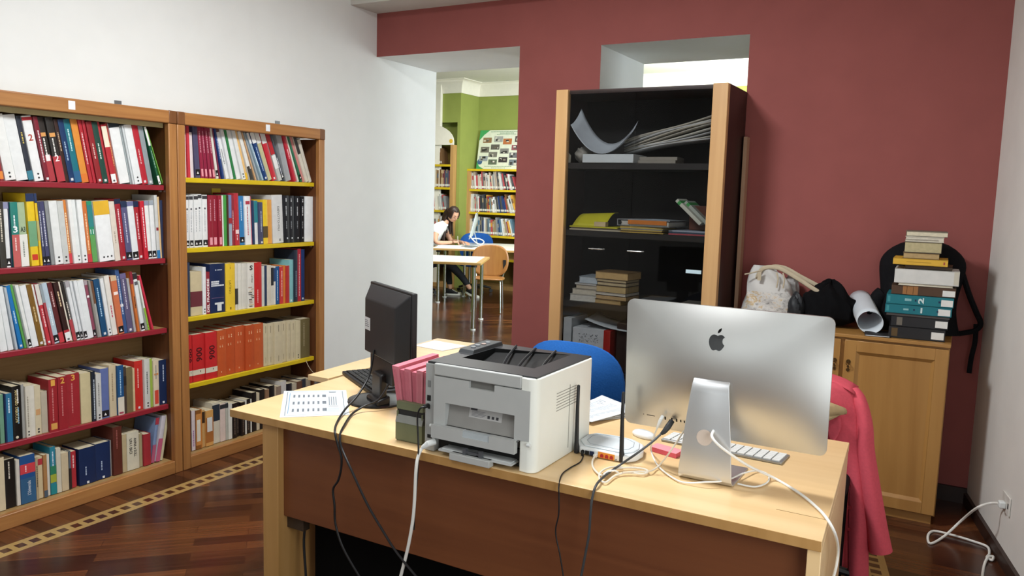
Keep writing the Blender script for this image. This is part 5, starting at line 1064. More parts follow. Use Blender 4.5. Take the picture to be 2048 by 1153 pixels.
for k, (dx, h) in enumerate(((0, 'c9ccc0'), (.06, 'a9b0a8'))):
    o = build(M().box(-.02, .0, -.09, .08, 0, .20), 'booklet', mat(h, .5), local=True); build(M().box(-.0202, .0002, -.0905, .0805, .165, .185), 'green_corner', mat('3f9a50', .5), o, local=True); o.location = (-1.31 + dx * .6, 4.60 + .05 * k, 1.476 - .01 * k); o.rotation_euler = (0, math.radians(-48), 0); tag(o, ('white booklet with a green corner leaning on the brown box file' if k == 0 else 'grey booklet behind the white one leaning on the brown box file'), 'booklet')
# third shelf, two piles of books
S3 = .9555
def flat_book(x0, x1, y0, y1, z, h, cover, page, label, side, group=None, rz=0):
    c = V(((x0 + x1) / 2, (y0 + y1) / 2, z)); a, b2 = (x1 - x0) / 2, (y1 - y0) / 2; t = min(.0025, h * .12)
    mb = M().box(-a, a, -b2, b2, 0, t).box(-a, a, -b2, b2, h - t, h)
    if side == 'spine': mb.box(-a, a, -b2, -b2 + .003, 0, h)
    elif side == 'left': mb.box(-a, -a + .003, -b2, b2, 0, h)
    else: mb.box(-a, a, b2 - .003, b2, 0, h)
    o = build(mb, 'book', mat(cover, .45), local=True, smooth=0); o.location = c; o.rotation_euler = (0, 0, rz)
    build(M().box(-a + .003, a - .002, -b2 + .003, b2 - .003, t, h - t), 'pages', mat(page, .85, spec=.1, noise=.1, nscale=50), o, local=True, smooth=0); tag(o, label, 'book', group); return o
z = S3
for k, (x0, x1, h, c, p) in enumerate(((-2.13, -1.945, .042, 'bfc0b8', 'c9c8c0'), (-2.115, -1.945, .034, 'a9a69a', 'c9c4b4'), (-2.09, -1.945, .026, '7a7064', 'bdb6a4'), (-2.10, -1.95, .010, 'c0c4c4', 'c4c4c0'), (-2.07, -1.945, .042, '9aa6ae', 'b8c4cc'))):
    flat_book(x0, x1, 4.52, 4.72, z, h, c, p, ('pale book at the bottom', 'cream book second from the bottom', 'brownish book in the middle', 'thin white booklet second from the top', 'grey blue book on top')[k] + ' of the left pile, third cabinet shelf', 'pages', 'left pile in the glass cabinet'); z += h + .0008
z = S3
for k, (x0, x1, h, c, p) in enumerate(((-1.945, -1.765, .026, '8a6a3c', 'b39a6c'), (-1.94, -1.73, .028, '4a3a2c', 'b89c70'), (-1.945, -1.735, .014, 'c9c8c0', 'c9c4b8'), (-1.94, -1.735, .042, '5a4a34', 'bfa878'), (-1.935, -1.735, .022, '4a3c2e', 'c4b490'), (-1.94, -1.735, .016, '6a5a44', 'bfae8a'), (-1.95, -1.725, .045, '7a6240', 'c8aa76'))):
    flat_book(x0, x1, 4.50, 4.68, z, h, c, p, ('tan book at the bottom', 'brown book second from the bottom', 'thin white book third from the bottom', 'thick yellowed book in the middle', 'cream edged book third from the top', 'thin yellowed book second from the top', 'thick tan book on top')[k] + ' of the right pile, third cabinet shelf', 'pages', 'right pile in the glass cabinet', math.radians(-6)); z += h + .0008
for k, (x, w2, h, c) in enumerate(((-1.60, .20, .03, '5c5e60'), (-1.58, .16, .018, '3a3c3e'), (-1.36, .12, .02, '8a8a84'), (-1.37, .11, .022, '6a665c'))):
    o = build(M().box(x - w2 / 2, x + w2 / 2, 4.52, 4.72, S3 + (0 if k % 2 == 0 else .0315 if k == 1 else .0205), S3 + (h if k % 2 == 0 else .0315 + h if k == 1 else .0205 + h)), 'document_bundle', mat(c, .7)); tag(o, ('lower dark paper sheaf in the middle', 'upper dark paper sheaf in the middle', 'lower grey paper sheaf at the right', 'upper brown paper sheaf at the right')[k] + ' of the third cabinet shelf', 'papers')
# low shelf
S4 = .5305
o = build(M().box(-2.155, -2.10, 4.50, 4.74, S4, S4 + .315), 'binder', mat('b4bcc0', .5), None, .002); tag(o, 'white binder standing at the left of the lowest visible cabinet shelf', 'binder')
wbx = empty('box', (-1.98, 4.62, S4), 0, 'white carton with a red side and printed dots, lowest visible cabinet shelf', 'box')
build(M().box(-2.09, -1.88, 4.50, 4.74, S4, S4 + .26), 'carton', mat('c6ccd0', .5), wbx, .002); build(M().box(-1.88, -1.835, 4.50, 4.74, S4, S4 + .26), 'red_side', mat('a8231c', .5), wbx, .002)
mb = M(); rd = random.Random(4)
for k in range(60): x = rd.uniform(-2.05, -1.92); zz = rd.uniform(.17, .225); s_ = rd.uniform(.003, .007); mb.box(x, x + s_, 4.4985, 4.4995, S4 + zz, S4 + zz + .003)
tag(build(mb, 'printed_dots', mat('6a6e74', .6), wbx, smooth=0), kind='stuff')
def lf(u, v): return (-2.02 + .30 * u, 4.52 + .2 * v, S4 + .264 + .05 * (1 - u) ** 2 + .02 * v)
o = build(M().grid(lf, 8, 4), 'paper_sheet', mat('b4bcc0', .6), solid=.001); tag(o, 'loose white sheet on top of the white and red carton in the cabinet', 'paper')
o = build(M().box(-1.815, -1.62, 4.55, 4.80, S4, S4 + .31), 'box', mat('2c1d17', .6), None, .004); tag(o, 'dark brown box behind the white and red carton in the cabinet', 'box')
# thin board leaning between cabinet and wall
o = build(M().hexa([(-1.165, 4.80, .0), (-1.142, 4.80, .0), (-1.142, 4.87, .0), (-1.165, 4.87, .0)], [(-1.176, 4.82, 1.985), (-1.155, 4.82, 1.985), (-1.155, 4.885, 1.985), (-1.176, 4.885, 1.985)]), 'wooden_board', wood('a8866a', 'b8957a', 2, .5), None); tag(o, 'narrow pale board standing upright against the red wall beside the cabinet', 'board')
# ------------------------------------------------------------------ low beech cupboard
KX0, KX1, KF = -1.0, -.012, 4.42; KB = wood('9f723b', 'b08348', 2, .38, 3, .1); KBH = wood('9f723b', 'b08348', 0, .38, 3, .1)
cr = empty('cupboard', (-.5, 4.65, 0), 0, 'low beech cupboard with panelled doors, books and bags on its top', 'cupboard')
build(M().box(KX0, KX1, KF + .022, 4.883, .045, .915), 'carcass', KB, cr, .002); build(M().box(KX0 - .005, KX1 + .003, KF + .0, 4.884, .915, .9335), 'top', KBH, cr, .003); build(M().box(KX0 + .02, KX1 - .015, KF + .03, 4.87, .0, .045), 'plinth', KBH, cr)
for x0, x1, hx in ((-.997, -.512, -.535), (-.492, -.015, -.468)):
    d = M(); z0, z1 = .055, .905; fw = .058
    for a in ((x0, x0 + fw, z0, z1), (x1 - fw, x1, z0, z1)):
        d.hexa([(a[0], KF, a[2]), (a[1], KF, a[2]), (a[1], KF + .022, a[2]), (a[0], KF + .022, a[2])], [(a[0], KF, a[3]), (a[1], KF, a[3]), (a[1], KF + .022, a[3]), (a[0], KF + .022, a[3])])
    for a in ((x0 + fw, x1 - fw, z0, z0 + fw), (x0 + fw, x1 - fw, z1 - fw, z1)): d.box(a[0], a[1], KF, KF + .022, a[2], a[3])
    # bevelled moulding running into the recessed panel
    I = (x0 + fw, x1 - fw, z0 + fw, z1 - fw); q = .016
    o4 = [(I[0], KF, I[2]), (I[1], KF, I[2]), (I[1], KF, I[3]), (I[0], KF, I[3])]; i4 = [(I[0] + q, KF + .012, I[2] + q), (I[1] - q, KF + .012, I[2] + q), (I[1] - q, KF + .012, I[3] - q), (I[0] + q, KF + .012, I[3] - q)]
    d.add(o4 + i4, [(k, (k + 1) % 4, (k + 1) % 4 + 4, k + 4) for k in range(4)])
    dd = build(d, 'door', KB, cr, .002); build(M().box(I[0] + q, I[1] - q, KF + .012, KF + .02, I[2] + q, I[3] - q), 'door_panel', KB, dd)
    BR_ = mat('6a5636', .35, .8)
    e = M().cyl((hx, KF - .004, .792), (hx, KF, .792), .011, n=14).cyl((hx, KF - .004, .765), (hx, KF, .765), .006, n=12).cyl((hx, KF - .004, .748), (hx, KF, .748), .009, n=12); build(e, 'key_plate', BR_, dd)
    build(M().tube([(hx, KF - .004, .792), (hx, KF - .02, .792)], .003, 8).tube([(hx + .008 * math.cos(t), KF - .022, .784 + .008 * math.sin(t)) for t in [2 * math.pi * i / 12 for i in range(13)]], .002, 6), 'key', mat('8a744c', .3, .9), dd)
KT = .934
# pile of books
def stack(items):
    z = KT + .0005
    for (x0, x1, y0, h, cov, pg, side, lab, ex, rz) in items:
        o = flat_book(x0, x1, y0, y0 + (.20 if x1 - x0 < .23 else .23), z, h, cov, pg, lab, side, None, rz); a = (x1 - x0) / 2; b2 = (.20 if x1 - x0 < .23 else .23) / 2
        for q in ex: build(M().box(-a + q[0] * 2 * a, -a + q[1] * 2 * a, -b2 - .0008, -b2 + .001, q[2][0] * h, q[2][1] * h), 'spine_label' if q[3] == LB else 'spine_panel', mat(q[3], .5), o, local=True, smooth=0)
        z += h + .0006
    return z
LB = 'e2e2de'
top_z = stack([
    (-.300, -.045, 4.47, .060, '1d1d20', 'a89c84', 'spine', 'black bound book with a gold panel and white label, bottom of the cupboard pile', [(.05, .16, (.15, .85), '5a4628'), (.76, .98, (.15, .75), LB)], .05),
    (-.292, -.035, 4.475, .052, '202023', 'a89c84', 'spine', 'black bound book with a silver panel, second from the bottom of the cupboard pile', [(.10, .20, (.12, .9), '6c665c'), (.78, .99, (.15, .8), LB)], .04),
    (-.315, -.030, 4.475, .013, '4a4644', '8a847c', 'spine', 'thin dark grey booklet under the teal volumes of the cupboard pile', [], .03),
    (-.322, -.022, 4.47, .046, '14707c', 'b4b0a0', 'spine', 'lower teal volume with a pale figure one on its spine, cupboard pile', [(.02, .06, (.2, .8), '3c9098'), (.28, .36, (.4, .6), '88b8bc'), (.43, .455, (.4, .6), '0c2c4c'), (.78, .81, (.4, .6), '0c2c4c'), (.80, .98, (.1, .8), LB)], .02),
    (-.320, -.018, 4.47, .050, '14737e', 'b4b0a0', 'spine', 'upper teal volume with a pale figure two on its spine, cupboard pile', [(.02, .06, (.2, .8), '3c9098'), (.28, .38, (.4, .65), '88b8bc'), (.43, .455, (.4, .6), '0c2c4c'), (.78, .81, (.4, .6), '0c2c4c'), (.82, .99, (.1, .75), LB)], .025),
    (-.300, -.012, 4.475, .048, '4e3624', 'a08c6c', 'spine', 'brown leather bound book with an ochre panel in the cupboard pile', [(.18, .42, (.04, .96), '9a6a3c'), (.24, .25, (.1, .9), '6a4424'), (.34, .35, (.1, .9), '6a4424'), (.80, .99, (.1, .7), LB)], .02),
    (-.275, -.030, 4.47, .010, 'd9d2bc', 'd9d4c4', 'pages', 'thin cream booklet beneath the thick white book of the cupboard pile', [], .05),
    (-.292, -.004, 4.468, .072, 'd4d4d0', 'dcdad2', 'spine', 'thick white book in the middle of the cupboard pile', [(.92, .995, (.08, .98), 'c9c4b4')], .03),
    (-.245, -.035, 4.49, .020, '4a3826', '7c6a50', 'spine', 'thin brown book under the yellow one of the cupboard pile', [], .0),
    (-.303, -.058, 4.462, .032, 'd9ac38', 'd0b870', 'spine', 'yellow book in the upper part of the cupboard pile', [(.25, .7, (.45, .55), 'b8902c'), (.92, .95, (.3, .7), 'a8503c')], .02),
    (-.262, -.098, 4.475, .030, '6a563c', 'b39a70', 'pages', 'small tan book fourth from the top of the cupboard pile', [], .03),
    (-.258, -.090, 4.472, .054, '4c4436', 'b8ad88', 'pages', 'thick cream edged book third from the top of the cupboard pile', [], .02),
    (-.258, -.085, 4.472, .026, 'cdc8b8', 'd2ccbc', 'pages', 'white paperback second from the top of the cupboard pile', [(.0, .85, (.35, .5), 'a8a294')], .04),
    (-.258, -.072, 4.478, .026, '6c6658', 'd6ceb6', 'pages', 'cream paperback on top of the cupboard pile', [], .06)])
for nm in ('1', '2'):
    bk_ = [q for q in bpy.data.objects if (' one on its' if nm == '1' else ' two on its') in q.get('label', '')][0]; mb = M(); h_ = .046 if nm == '1' else .050
    text_on(mb, nm, (.02, -.1165, h_ * .2), (0, 0, 1), (-1, 0, 0), h_ * .6, .026 if nm == '2' else .008, 0, .04)
    build(mb, 'volume_number', mat('c8dcdc', .5), bk_, local=True, smooth=0)
# rolled sheet
def roll(u, v):
    t = 2.25 * math.pi * u + .9; r = .060 - .004 * u; ax = V((-.47 + .085 * v, 4.80 - .30 * v, KT + .062 + .075 * (1 - v)))
    return tuple(ax + V((math.cos(t) * r * 1.08, 0, math.sin(t) * r)))
o = build(M().grid(roll, 44, 6), 'paper_roll', mat('ccd4da', .5, spec=.3, noise=.01), solid=.0012); tag(o, 'rolled up white sheet lying on the cupboard beside the pile of books', 'paper roll')
o = build(M().prism([(-.40, 4.425), (-.285, 4.44), (-.30, 4.60), (-.42, 4.58)], KT + .0005, KT + .012, 2), 'notebook', BLK2, None, .001); build(M().prism([(-.398, 4.4245), (-.287, 4.4395), (-.302, 4.59), (-.418, 4.57)], KT + .003, KT + .006, 2), 'pages', PAPER, o); tag(o, 'thin black notebook lying under the mouth of the rolled sheet', 'notebook')
# backpack leaning on the wall
bp = empty('backpack', (-.20, 4.78, KT), 0, 'black backpack leaning on the red wall behind the pile of books', 'backpack')
FAB = mat('131316', .85, spec=.15, noise=.15, nscale=60, bump=.15)
def pack(u, v):
    t = 2 * math.pi * u; p = 2 / 2.6; c_, s_ = math.cos(t), math.sin(t); z = v
    w_ = (.215 - .035 * z - .02 * math.sin(z * 6)) * (1 if z < .70 else math.sqrt(max(0.0, 1 - ((z - .70) / .31) ** 2.2)))
    d_ = (.085 - .02 * z) * (1 if z < .8 else math.sqrt(max(0.0, 1 - ((z - .8) / .205) ** 2)))
    return (-.190 + w_ * math.copysign(abs(c_) ** p, c_) + .012 * z, 4.775 + .03 * z + d_ * math.copysign(abs(s_) ** p, s_), KT + .002 + .492 * z)
mb = M().grid(pack, 40, 22); mb.add([pack(k / 40, 0) for k in range(40)], [tuple(range(40))]); build(mb, 'body', FAB, bp, smooth=60)
def pocket(u, v):
    x, y, z = pack(.5 + .5 * u, .04 + .5 * v); e = math.sin(math.pi * u) ** .5 * math.sin(math.pi * min(1, v * 1.0)) ** .5; return (-.19 + (x + .19) * .86, y - .045 * e, z)
build(M().grid(pocket, 20, 12), 'front_pocket', FAB, bp, smooth=60)
build(M().tube(spline([(-.355, 4.775, KT + .02), (-.385, 4.765, KT + .08), (-.38, 4.77, KT + .16), (-.345, 4.78, KT + .20)], 5), [.02, .03, .04, .045] + [.045] * 10 + [.02, .01], 10), 'side_pocket', FAB, bp)
build(M().tube(spline([(.01, 4.80, KT + .33), (.05, 4.79, KT + .22), (.09, 4.79, KT + .13), (.115, 4.80, KT + .07), (.09, 4.80, KT + .03), (.02, 4.80, KT - .005 + .012)], 6), .014, 8, ry=.022), 'shoulder_strap', FAB, bp)
build(M().tube(spline([(.095, 4.80, KT + .065), (.098, 4.81, KT - .03), (.088, 4.81, KT - .12), (.085, 4.81, KT - .20)], 6), .012, 8, ry=.005), 'hanging_strap', FAB, bp)
build(M().tube(spline([(-.22, 4.80, KT + .485), (-.22, 4.79, KT + .515), (-.16, 4.79, KT + .515), (-.16, 4.80, KT + .485)], 5), .006, 8), 'handle', FAB, bp)
# handbag with a printed pattern, straps and a black coat beside it
hb = empty('handbag', (-.93, 4.70, KT), 0, 'pale grey handbag with a faded printed pattern and beige handles, on the cupboard', 'handbag')
HBM = bpy.data.materials.new('printed_cloth'); HBM.use_nodes = True; nt = HBM.node_tree; b = nt.nodes['Principled BSDF']; b.inputs['Roughness'].default_value = .6
tc = nt.nodes.new('ShaderNodeTexCoord'); mp_ = nt.nodes.new('ShaderNodeMapping'); mp_.inputs['Scale'].default_value = (16, 10, 26); nt.links.new(tc.outputs['Object'], mp_.inputs[0])
n1 = nt.nodes.new('ShaderNodeTexNoise'); n1.inputs['Scale'].default_value = 1.0; n1.inputs['Detail'].default_value = 6; n1.inputs['Roughness'].default_value = .7; nt.links.new(mp_.outputs[0], n1.inputs[0])
r1 = nt.nodes.new('ShaderNodeValToRGB'); cr_ = r1.color_ramp; cr_.interpolation = 'LINEAR'; cr_.elements[0].position = .34; cr_.elements[0].color = s2l('34363c'); cr_.elements[1].position = .42; cr_.elements[1].color = s2l('a9a6a2')
e_ = cr_.elements.new(.53); e_.color = s2l('c9c7c3'); e_ = cr_.elements.new(.62); e_.color = s2l('b89a68'); e_ = cr_.elements.new(.68); e_.color = s2l('cfc9bf'); nt.links.new(n1.outputs['Fac'], r1.inputs[0])
sp = nt.nodes.new('ShaderNodeSeparateXYZ'); nt.links.new(tc.outputs['Object'], sp.inputs[0]); ls = nt.nodes.new('ShaderNodeMath'); ls.operation = 'LESS_THAN'; ls.inputs[1].default_value = .16; nt.links.new(sp.outputs[2], ls.inputs[0])
mx = nt.nodes.new('ShaderNodeMix'); mx.data_type = 'RGBA'; mx.inputs[6].default_value = s2l('c2c0bc'); nt.links.new(ls.outputs[0], mx.inputs[0]); nt.links.new(r1.outputs[0], mx.inputs[7]); nt.links.new(mx.outputs[2], b.inputs['Base Color'])
def bag(u, v):
    t = 2 * math.pi * u; c_, s_ = math.cos(t), math.sin(t); p = 2 / 2.8; z = v; sag = .05 * math.sin(z * 3.1) * c_
    w_ = .155 - .075 * z ** 2.0; d_ = .085 - .065 * z
    return (-.93 - .03 * z + w_ * math.copysign(abs(c_) ** p, c_) + .010 * math.sin(9 * z + 3 * t), 4.70 + d_ * math.copysign(abs(s_) ** p, s_) + .006 * math.sin(13 * z + 5 * t), KT + .002 + (.305 - .05 * (c_ > 0) * c_ * z) * z)
mb = M().grid(bag, 44, 18); mb.add([bag(k / 44, 0) for k in range(44)], [tuple(range(44))]); build(mb, 'body', HBM, hb, smooth=60)
STR = mat('b8ab92', .6, noise=.08)
for k, (dx, dy) in enumerate(((0, -.03), (.018, .03))):
    build(M().tube(spline([(-1.02 + dx, 4.70 + dy, KT + .22), (-.985 + dx, 4.70 + dy, KT + .292), (-.90 + dx, 4.70 + dy, KT + .300), (-.80 + dx, 4.69 + dy, KT + .255), (-.71 + dx + .02 * k, 4.68 + dy, KT + .205), (-.655 + dx + .02 * k, 4.68 + dy, KT + .175)], 6), .012, 8, ry=.007), 'handle', STR, hb)
build(M().tube(spline([(-.985, 4.64, KT + .285), (-1.03, 4.63, KT + .268), (-1.075, 4.62, KT + .255)], 4), .004, 8), 'zip_pull', STR, hb)
build(M().box(-1.005, -.985, 4.635, 4.640, KT + .225, KT + .275), 'tag', STR, hb)
for x in (-.905, -.87): build(M().tube(spline([(x, 4.655, KT + .275), (x + .012, 4.645, KT + .24), (x + .008, 4.64, KT + .19)], 4), .004, 8), 'strap_end', STR, hb)
o = crumple((-.85, 4.81, KT), (.045, .04, .125), 21, 'bag', mat('a8a6a4', .6), 'small pale bag standing behind the printed handbag', 'bag')
COAT = mat('0d0d0f', .9, spec=.1, noise=.2, nscale=40, bump=.2)
def coat(u, v):
    t = 2 * math.pi * u; p = math.pi * v; d = V((math.sin(p) * math.cos(t), math.sin(p) * math.sin(t), math.cos(p)))
    h = .225 * (1 - .20 * max(0, d.x)) + .018 * math.sin(4 * d.x + 3 * d.y + 1.5); k = 1 + .07 * math.sin(5 * t + 4 * d.z) + .05 * math.sin(9 * d.x + 7 * d.y)
    return (-.615 + .150 * d.x * k, 4.69 + .13 * d.y * k, KT + .001 + max(0, (.06 + (h - .06) * max(0, d.z) ** .55 * k)) if d.z > 0 else KT + .001 + .06 * (1 + d.z))
o = build(M().grid(coat, 40, 24), 'coat', COAT); tag(o, 'black coat bundled on the cupboard beside the handbag', 'coat')
o = crumple((-.775, 4.585, KT), (.04, .045, .085), 31, 'purse', mat('1f2226', .5), 'dark glossy purse between the handbag and the black coat', 'purse')
# ------------------------------------------------------------------ office chair with a red jacket
oc = office_chair((-.56, 3.38, 0), math.radians(180 + 180), mat('141416', .8, spec=.15), 'black office chair behind the right end of the desk, a red jacket over its back', .86, .20)
RED = mat('d25664', .85, spec=.12, noise=.05, nscale=90, bump=.08)
jk = empty('jacket', (-.50, 3.50, .2), 0, 'red jacket hung over the office chair at the right end of the desk', 'jacket')
JX = -.58
def torso(u, v):
    """wraps from one placket round the back to the other"""
    a = math.radians(-62 + 304 * u); z = v; zz = .868 - .80 * z
    sh_ = min(1, (z / .16) ** .5)
    rx = (.205 + .06 * z) * (.55 + .45 * sh_); ry = (.105 + .03 * z) * (.45 + .55 * sh_); fold = .010 * math.sin(a * 5 + z * 3) * z
    return (JX + (rx + fold) * math.cos(a), 3.565 + (ry + fold) * math.sin(a), zz - .05 * abs(math.cos(a)) * (1 - min(1, z / .2)))
build(M().grid(torso, 40, 26), 'body', RED, jk, solid=.005, smooth=60)
def lerp_(t, pts):
    for (a, p), (b2, q) in zip(pts[:-1], pts[1:]):
        if t <= b2: return p + (q - p) * (t - a) / (b2 - a)
    return pts[-1][1]
def front(u, v):
    x0 = lerp_(v, ((0, -.60), (.06, -.52), (.25, -.46), (.40, -.365), (.55, -.325), (.75, -.318), (1, -.30))); x1 = lerp_(v, ((0, -.338), (.05, -.332), (.12, -.312), (.34, -.305), (.53, -.272), (.70, -.243), (1, -.225)))
    xx = x0 + (x1 - x0) * u; z = .882 - .045 * min(1, abs(2 * (xx + .76) / .425 - 1)) ** 3 * max(0, 1 - v * 4) - .83 * v
    return (xx, 3.462 - .022 * math.sin(math.pi * u) - .010 * math.sin(v * 7 + u * 4) + .012 * max(0, 1 - v * 9) ** 2, z)
build(M().grid(front, 14, 34), 'front_panel', RED, jk, solid=.005, smooth=60)
def yoke(u, v): return (-.76 + .425 * u, 3.462 + .15 * v, .880 + .010 * math.sin(math.pi * v) - .045 * abs(2 * u - 1.0) ** 3)
build(M().grid(yoke, 16, 6), 'shoulders', RED, jk, solid=.005, smooth=60)
def lapel(u, v): return (-.50 + .075 * u * math.sin(math.pi * min(1, v * 1.02)) + .10 * v, 3.436 - .012 * u, .862 - .25 * v)
build(M().grid(lapel, 6, 14), 'lapel', RED, jk, solid=.005, smooth=60)
sl = spline([(-.345, 3.53, .835), (-.322, 3.515, .800), (-.299, 3.50, .745), (-.287, 3.49, .69), (-.277, 3.485, .60), (-.243, 3.475, .44), (-.212, 3.47, .30), (-.189, 3.465, .200)], 5); ns = len(sl)
for q in (0, 1):
    P_ = sl if q == 0 else [V((2 * JX - p.x, p.y, p.z)) for p in sl]
    build(M().tube(P_, [lerp_(i / ns, ((0, .022), (.12, .030), (.3, .030), (.5, .034), (.7, .038), (.85, .041), (1, .046))) for i in range(ns)], 20, ry=[lerp_(i / ns, ((0, .04), (.2, .06), (1, .058))) for i in range(ns)], up=(1, 0, 0)), 'sleeve', RED, jk, smooth=60)
for k in range(3):
    v = .52 + .11 * k; x, y, z = front(.10, v); build(M().cyl((x, y - .005, z), (x, y - .011, z), .0085, n=14), 'button', mat('8c2630', .3, spec=.5), jk)
def lining(u, v): return (-.50 + .17 * u, 3.475 + .01 * math.sin(v * 5), .62 - .60 * v)
build(M().grid(lining, 6, 10), 'lining', mat('100c0d', .4, spec=.4), jk, solid=.003)
# beige scarf over the chair front
def scarf(u, v):
    return (-.50 + .135 * v + .012 * math.sin(u * 6), 3.425 - .02 * math.sin(v * 3), .775 - .02 * v + (.022 * math.sin(u * 9 + v) + .04) * (1 - v * .6) * (1 - u) - .11 * u * (1 - v) )
o = build(M().grid(scarf, 10, 10), 'scarf', mat('b39a74', .9, spec=.1, noise=.1), solid=.01, smooth=60); tag(o, 'beige scarf tucked in front of the red jacket', 'scarf')
# ------------------------------------------------------------------ reading room: shelves against the green wall
def far_case(x0, x1, yf, zs, ztop, arch, label):
    r_ = empty('bookcase', ((x0 + x1) / 2, yf + .14, 0), 0, label, 'bookcase'); w3 = wood('a8814e', 'b8915c', 2, .45); ye = mat('c9ac20', .45)
    for a, b2 in ((x0, x0 + .06), (x1 - .06, x1)): build(M().box(a, b2, yf, yf + .28, 0, ztop), 'side_panel', w3, r_)
    build(M().box(x0 + .06, x1 - .06, yf + .27, yf + .28, .05, ztop), 'back_panel', mat('6e5a28', .7), r_)
    build(M().box(x0 + .05, x1 - .05, yf - .004, yf + .27, 0, .07), 'bottom_rail', w3, r_)
    for z in zs:
        s_ = build(M().box(x0 + .06, x1 - .06, yf + .02, yf + .27, z - .025, z), 'shelf', w3, r_); build(M().box(x0 + .05, x1 - .05, yf - .002, yf + .02, z - .034, z + .002), 'shelf_edge', ye, s_)
    if arch:
        P_ = [(x0, ztop)] + [(x1, ztop)] + [((x0 + x1) / 2 + (x1 - x0) / 2 * math.cos(a), ztop + .05 + .30 * math.sin(a)) for a in [math.pi * i / 16 for i in range(17)]]
        build(M().prism(P_, yf, yf + .02, 1), 'arched_top', PL_CREAM, r_); build(M().cyl((x1 - .05, yf - .004, ztop + .06), (x1 - .05, yf, ztop + .06), .035, n=16), 'rosette', mat('d9b43a', .5), r_)
        build(M().box(x0 + .25, x0 + .62, yf - .002, yf, ztop + .10, ztop + .125), 'name_strip', mat('8a8c84', .5), r_)
    else: build(M().box(x0, x1, yf - .004, yf + .28, ztop, ztop + .035), 'top_edge', ye, r_)
    return r_
far_case(-7.49, -6.40, 11.6, (1.69, 1.302, .915, .52), 2.0, False, 'yellow edged bookcase against the green wall of the reading room, poster on top')
far_case(-8.63, -7.555, 11.26, (2.09, 1.705, 1.318, .93, .54), 2.42, True, 'bookcase with an arched cream top at the left of the reading room wall')
rd = random.Random(17); FB = M(); FBM = []   # the far books come after the three hundred nearer ones: one mass
def far_row(key, x, x1, yf, z, pal, h0, h1, where, label_bits, tilt0=0, tilt1=0, tags=True, shown=None):
    i = 0; prev = 0; X0_ = x
    while True:
        t = rd.uniform(.014, .034); h = rd.uniform(h0, h1); f_ = (x - X0_) / (x1 - X0_); a = math.radians(tilt0 + (tilt1 - tilt0) * max(0, f_) ** 2)
        x += max(0, h * (math.tan(a) - math.tan(prev))) if i else 0; prev = a; wd = t / math.cos(a)
        if x + wd + h * 0 > x1: break
        c = rd.choice(pal); X_ = Matrix.Translation((x, yf + .03 + rd.uniform(0, .02), z + .0025)) @ Matrix.Rotation(-a, 4, 'Y')
        def ci(h_):
            if h_ not in FBM: FBM.append(h_)
            return FBM.index(h_)
        FB.box(0, t - .001, 0, .19, 0, h, ci(c), X_).box(.001, t - .002, -.0012, .001, .02, .055, ci('dcdcd6'), X_)
        if rd.random() < .4: FB.box(.001, t - .002, -.001, .001, h * .55, h * .8, ci(rd.choice(pal)), X_)
        i += 1; x += wd + .0008
GRY = ('c9c9c4', 'b4b4ae', 'd9d7cf', '8a8c8e', '4a4c50', 'a8988a', '6a6a6a', 'c4b9a4', 'd4d6d6', '33363c', '9a8a6a'); MIX = GRY + ('8a3a40', '2a3f6c', 'b04a4a', '5c7a8c', '7a5a3a', 'c9963a')
far_row('a', -7.43, -6.52, 11.6, 1.69, GRY + ('b04a50',), .22, .31, 'upper shelf under the poster', None, 4, 20)
far_row('b', -7.43, -6.50, 11.6, 1.302, MIX, .22, .32, 'second shelf under the poster', None, 3, 22)
far_row('c', -7.43, -6.50, 11.6, .915, MIX, .24, .31, 'third shelf under the poster', None, 0, 20)
far_row('e', -8.15, -7.81, 11.26, 2.09, ('7a5a3c', '80603f', '6e5236', '8a6a48'), .27, .29, 'top shelf of the arched bookcase', None, 5, 6)
far_row('f', -8.15, -7.63, 11.26, 1.705, ('8a7a6a', '6a3a40', '8c4a58', '4a5a6c', 'b09a7a', '7a5a3a'), .28, .31, 'second shelf of the arched bookcase', None, 0, 0)
far_row('g', -8.15, -7.69, 11.26, 1.318, GRY + ('c98a4a', 'b04a4a'), .22, .28, 'third shelf of the arched bookcase', None, 2, 14)
far_row('h', -8.15, -7.63, 11.26, .93, MIX, .22, .3, 'fourth shelf of the arched bookcase', None, 3, 6)
tag(build(FB, 'library_books', [mat(h_, .5) for h_ in FBM], smooth=0), 'rows of labelled books filling the two bookcases of the reading room', 'books', kind='stuff')
# poster on the far bookcase
po = empty('poster_board', (-6.9, 11.72, 2.035), 0, 'white poster board with green corners and rows of photographs, on the far bookcase', 'poster')
PM = Matrix.Translation((-7.42, 11.77, 2.037)) @ Matrix.Rotation(math.radians(-10), 4, 'X')
build(M().box(0, 1.06, 0, .012, 0, .68, 0, PM), 'board', mat('d3d8c6', .6), po)
mb = M().prism([(0, .68), (0, .50), (.09, .60), (.20, .68)], -.001, .0, 1, 0, PM).prism([(0, 0), (.16, 0), (.05, .05), (0, .15)], -.001, .0, 1, 0, PM); tag(build(mb, 'green_corners', mat('3f9a58', .6), po, smooth=0), None)
ph = (('8a6a4a', .08, .46, .17, .09), ('9a9c98', .30, .47, .17, .10), ('b06a3c', .48, .43, .17, .10), ('4a3c3c', .71, .47, .17, .10), ('6c6860', .05, .29, .17, .10), ('5a5650', .25, .34, .17, .09), ('7c7c78', .44, .27, .17, .09), ('8a5058', .66, .33, .17, .09), ('74726a', .22, .21, .17, .09), ('6a6c70', .63, .20, .17, .09), ('8c949a', .04, .14, .17, .09), ('5c6a58', .23, .08, .17, .09), ('3a3436', .43, .12, .17, .09), ('6e7880', .64, .07, .17, .10), ('8a7a6a', .87, .40, .17, .10), ('7a8a94', .86, .20, .17, .09))
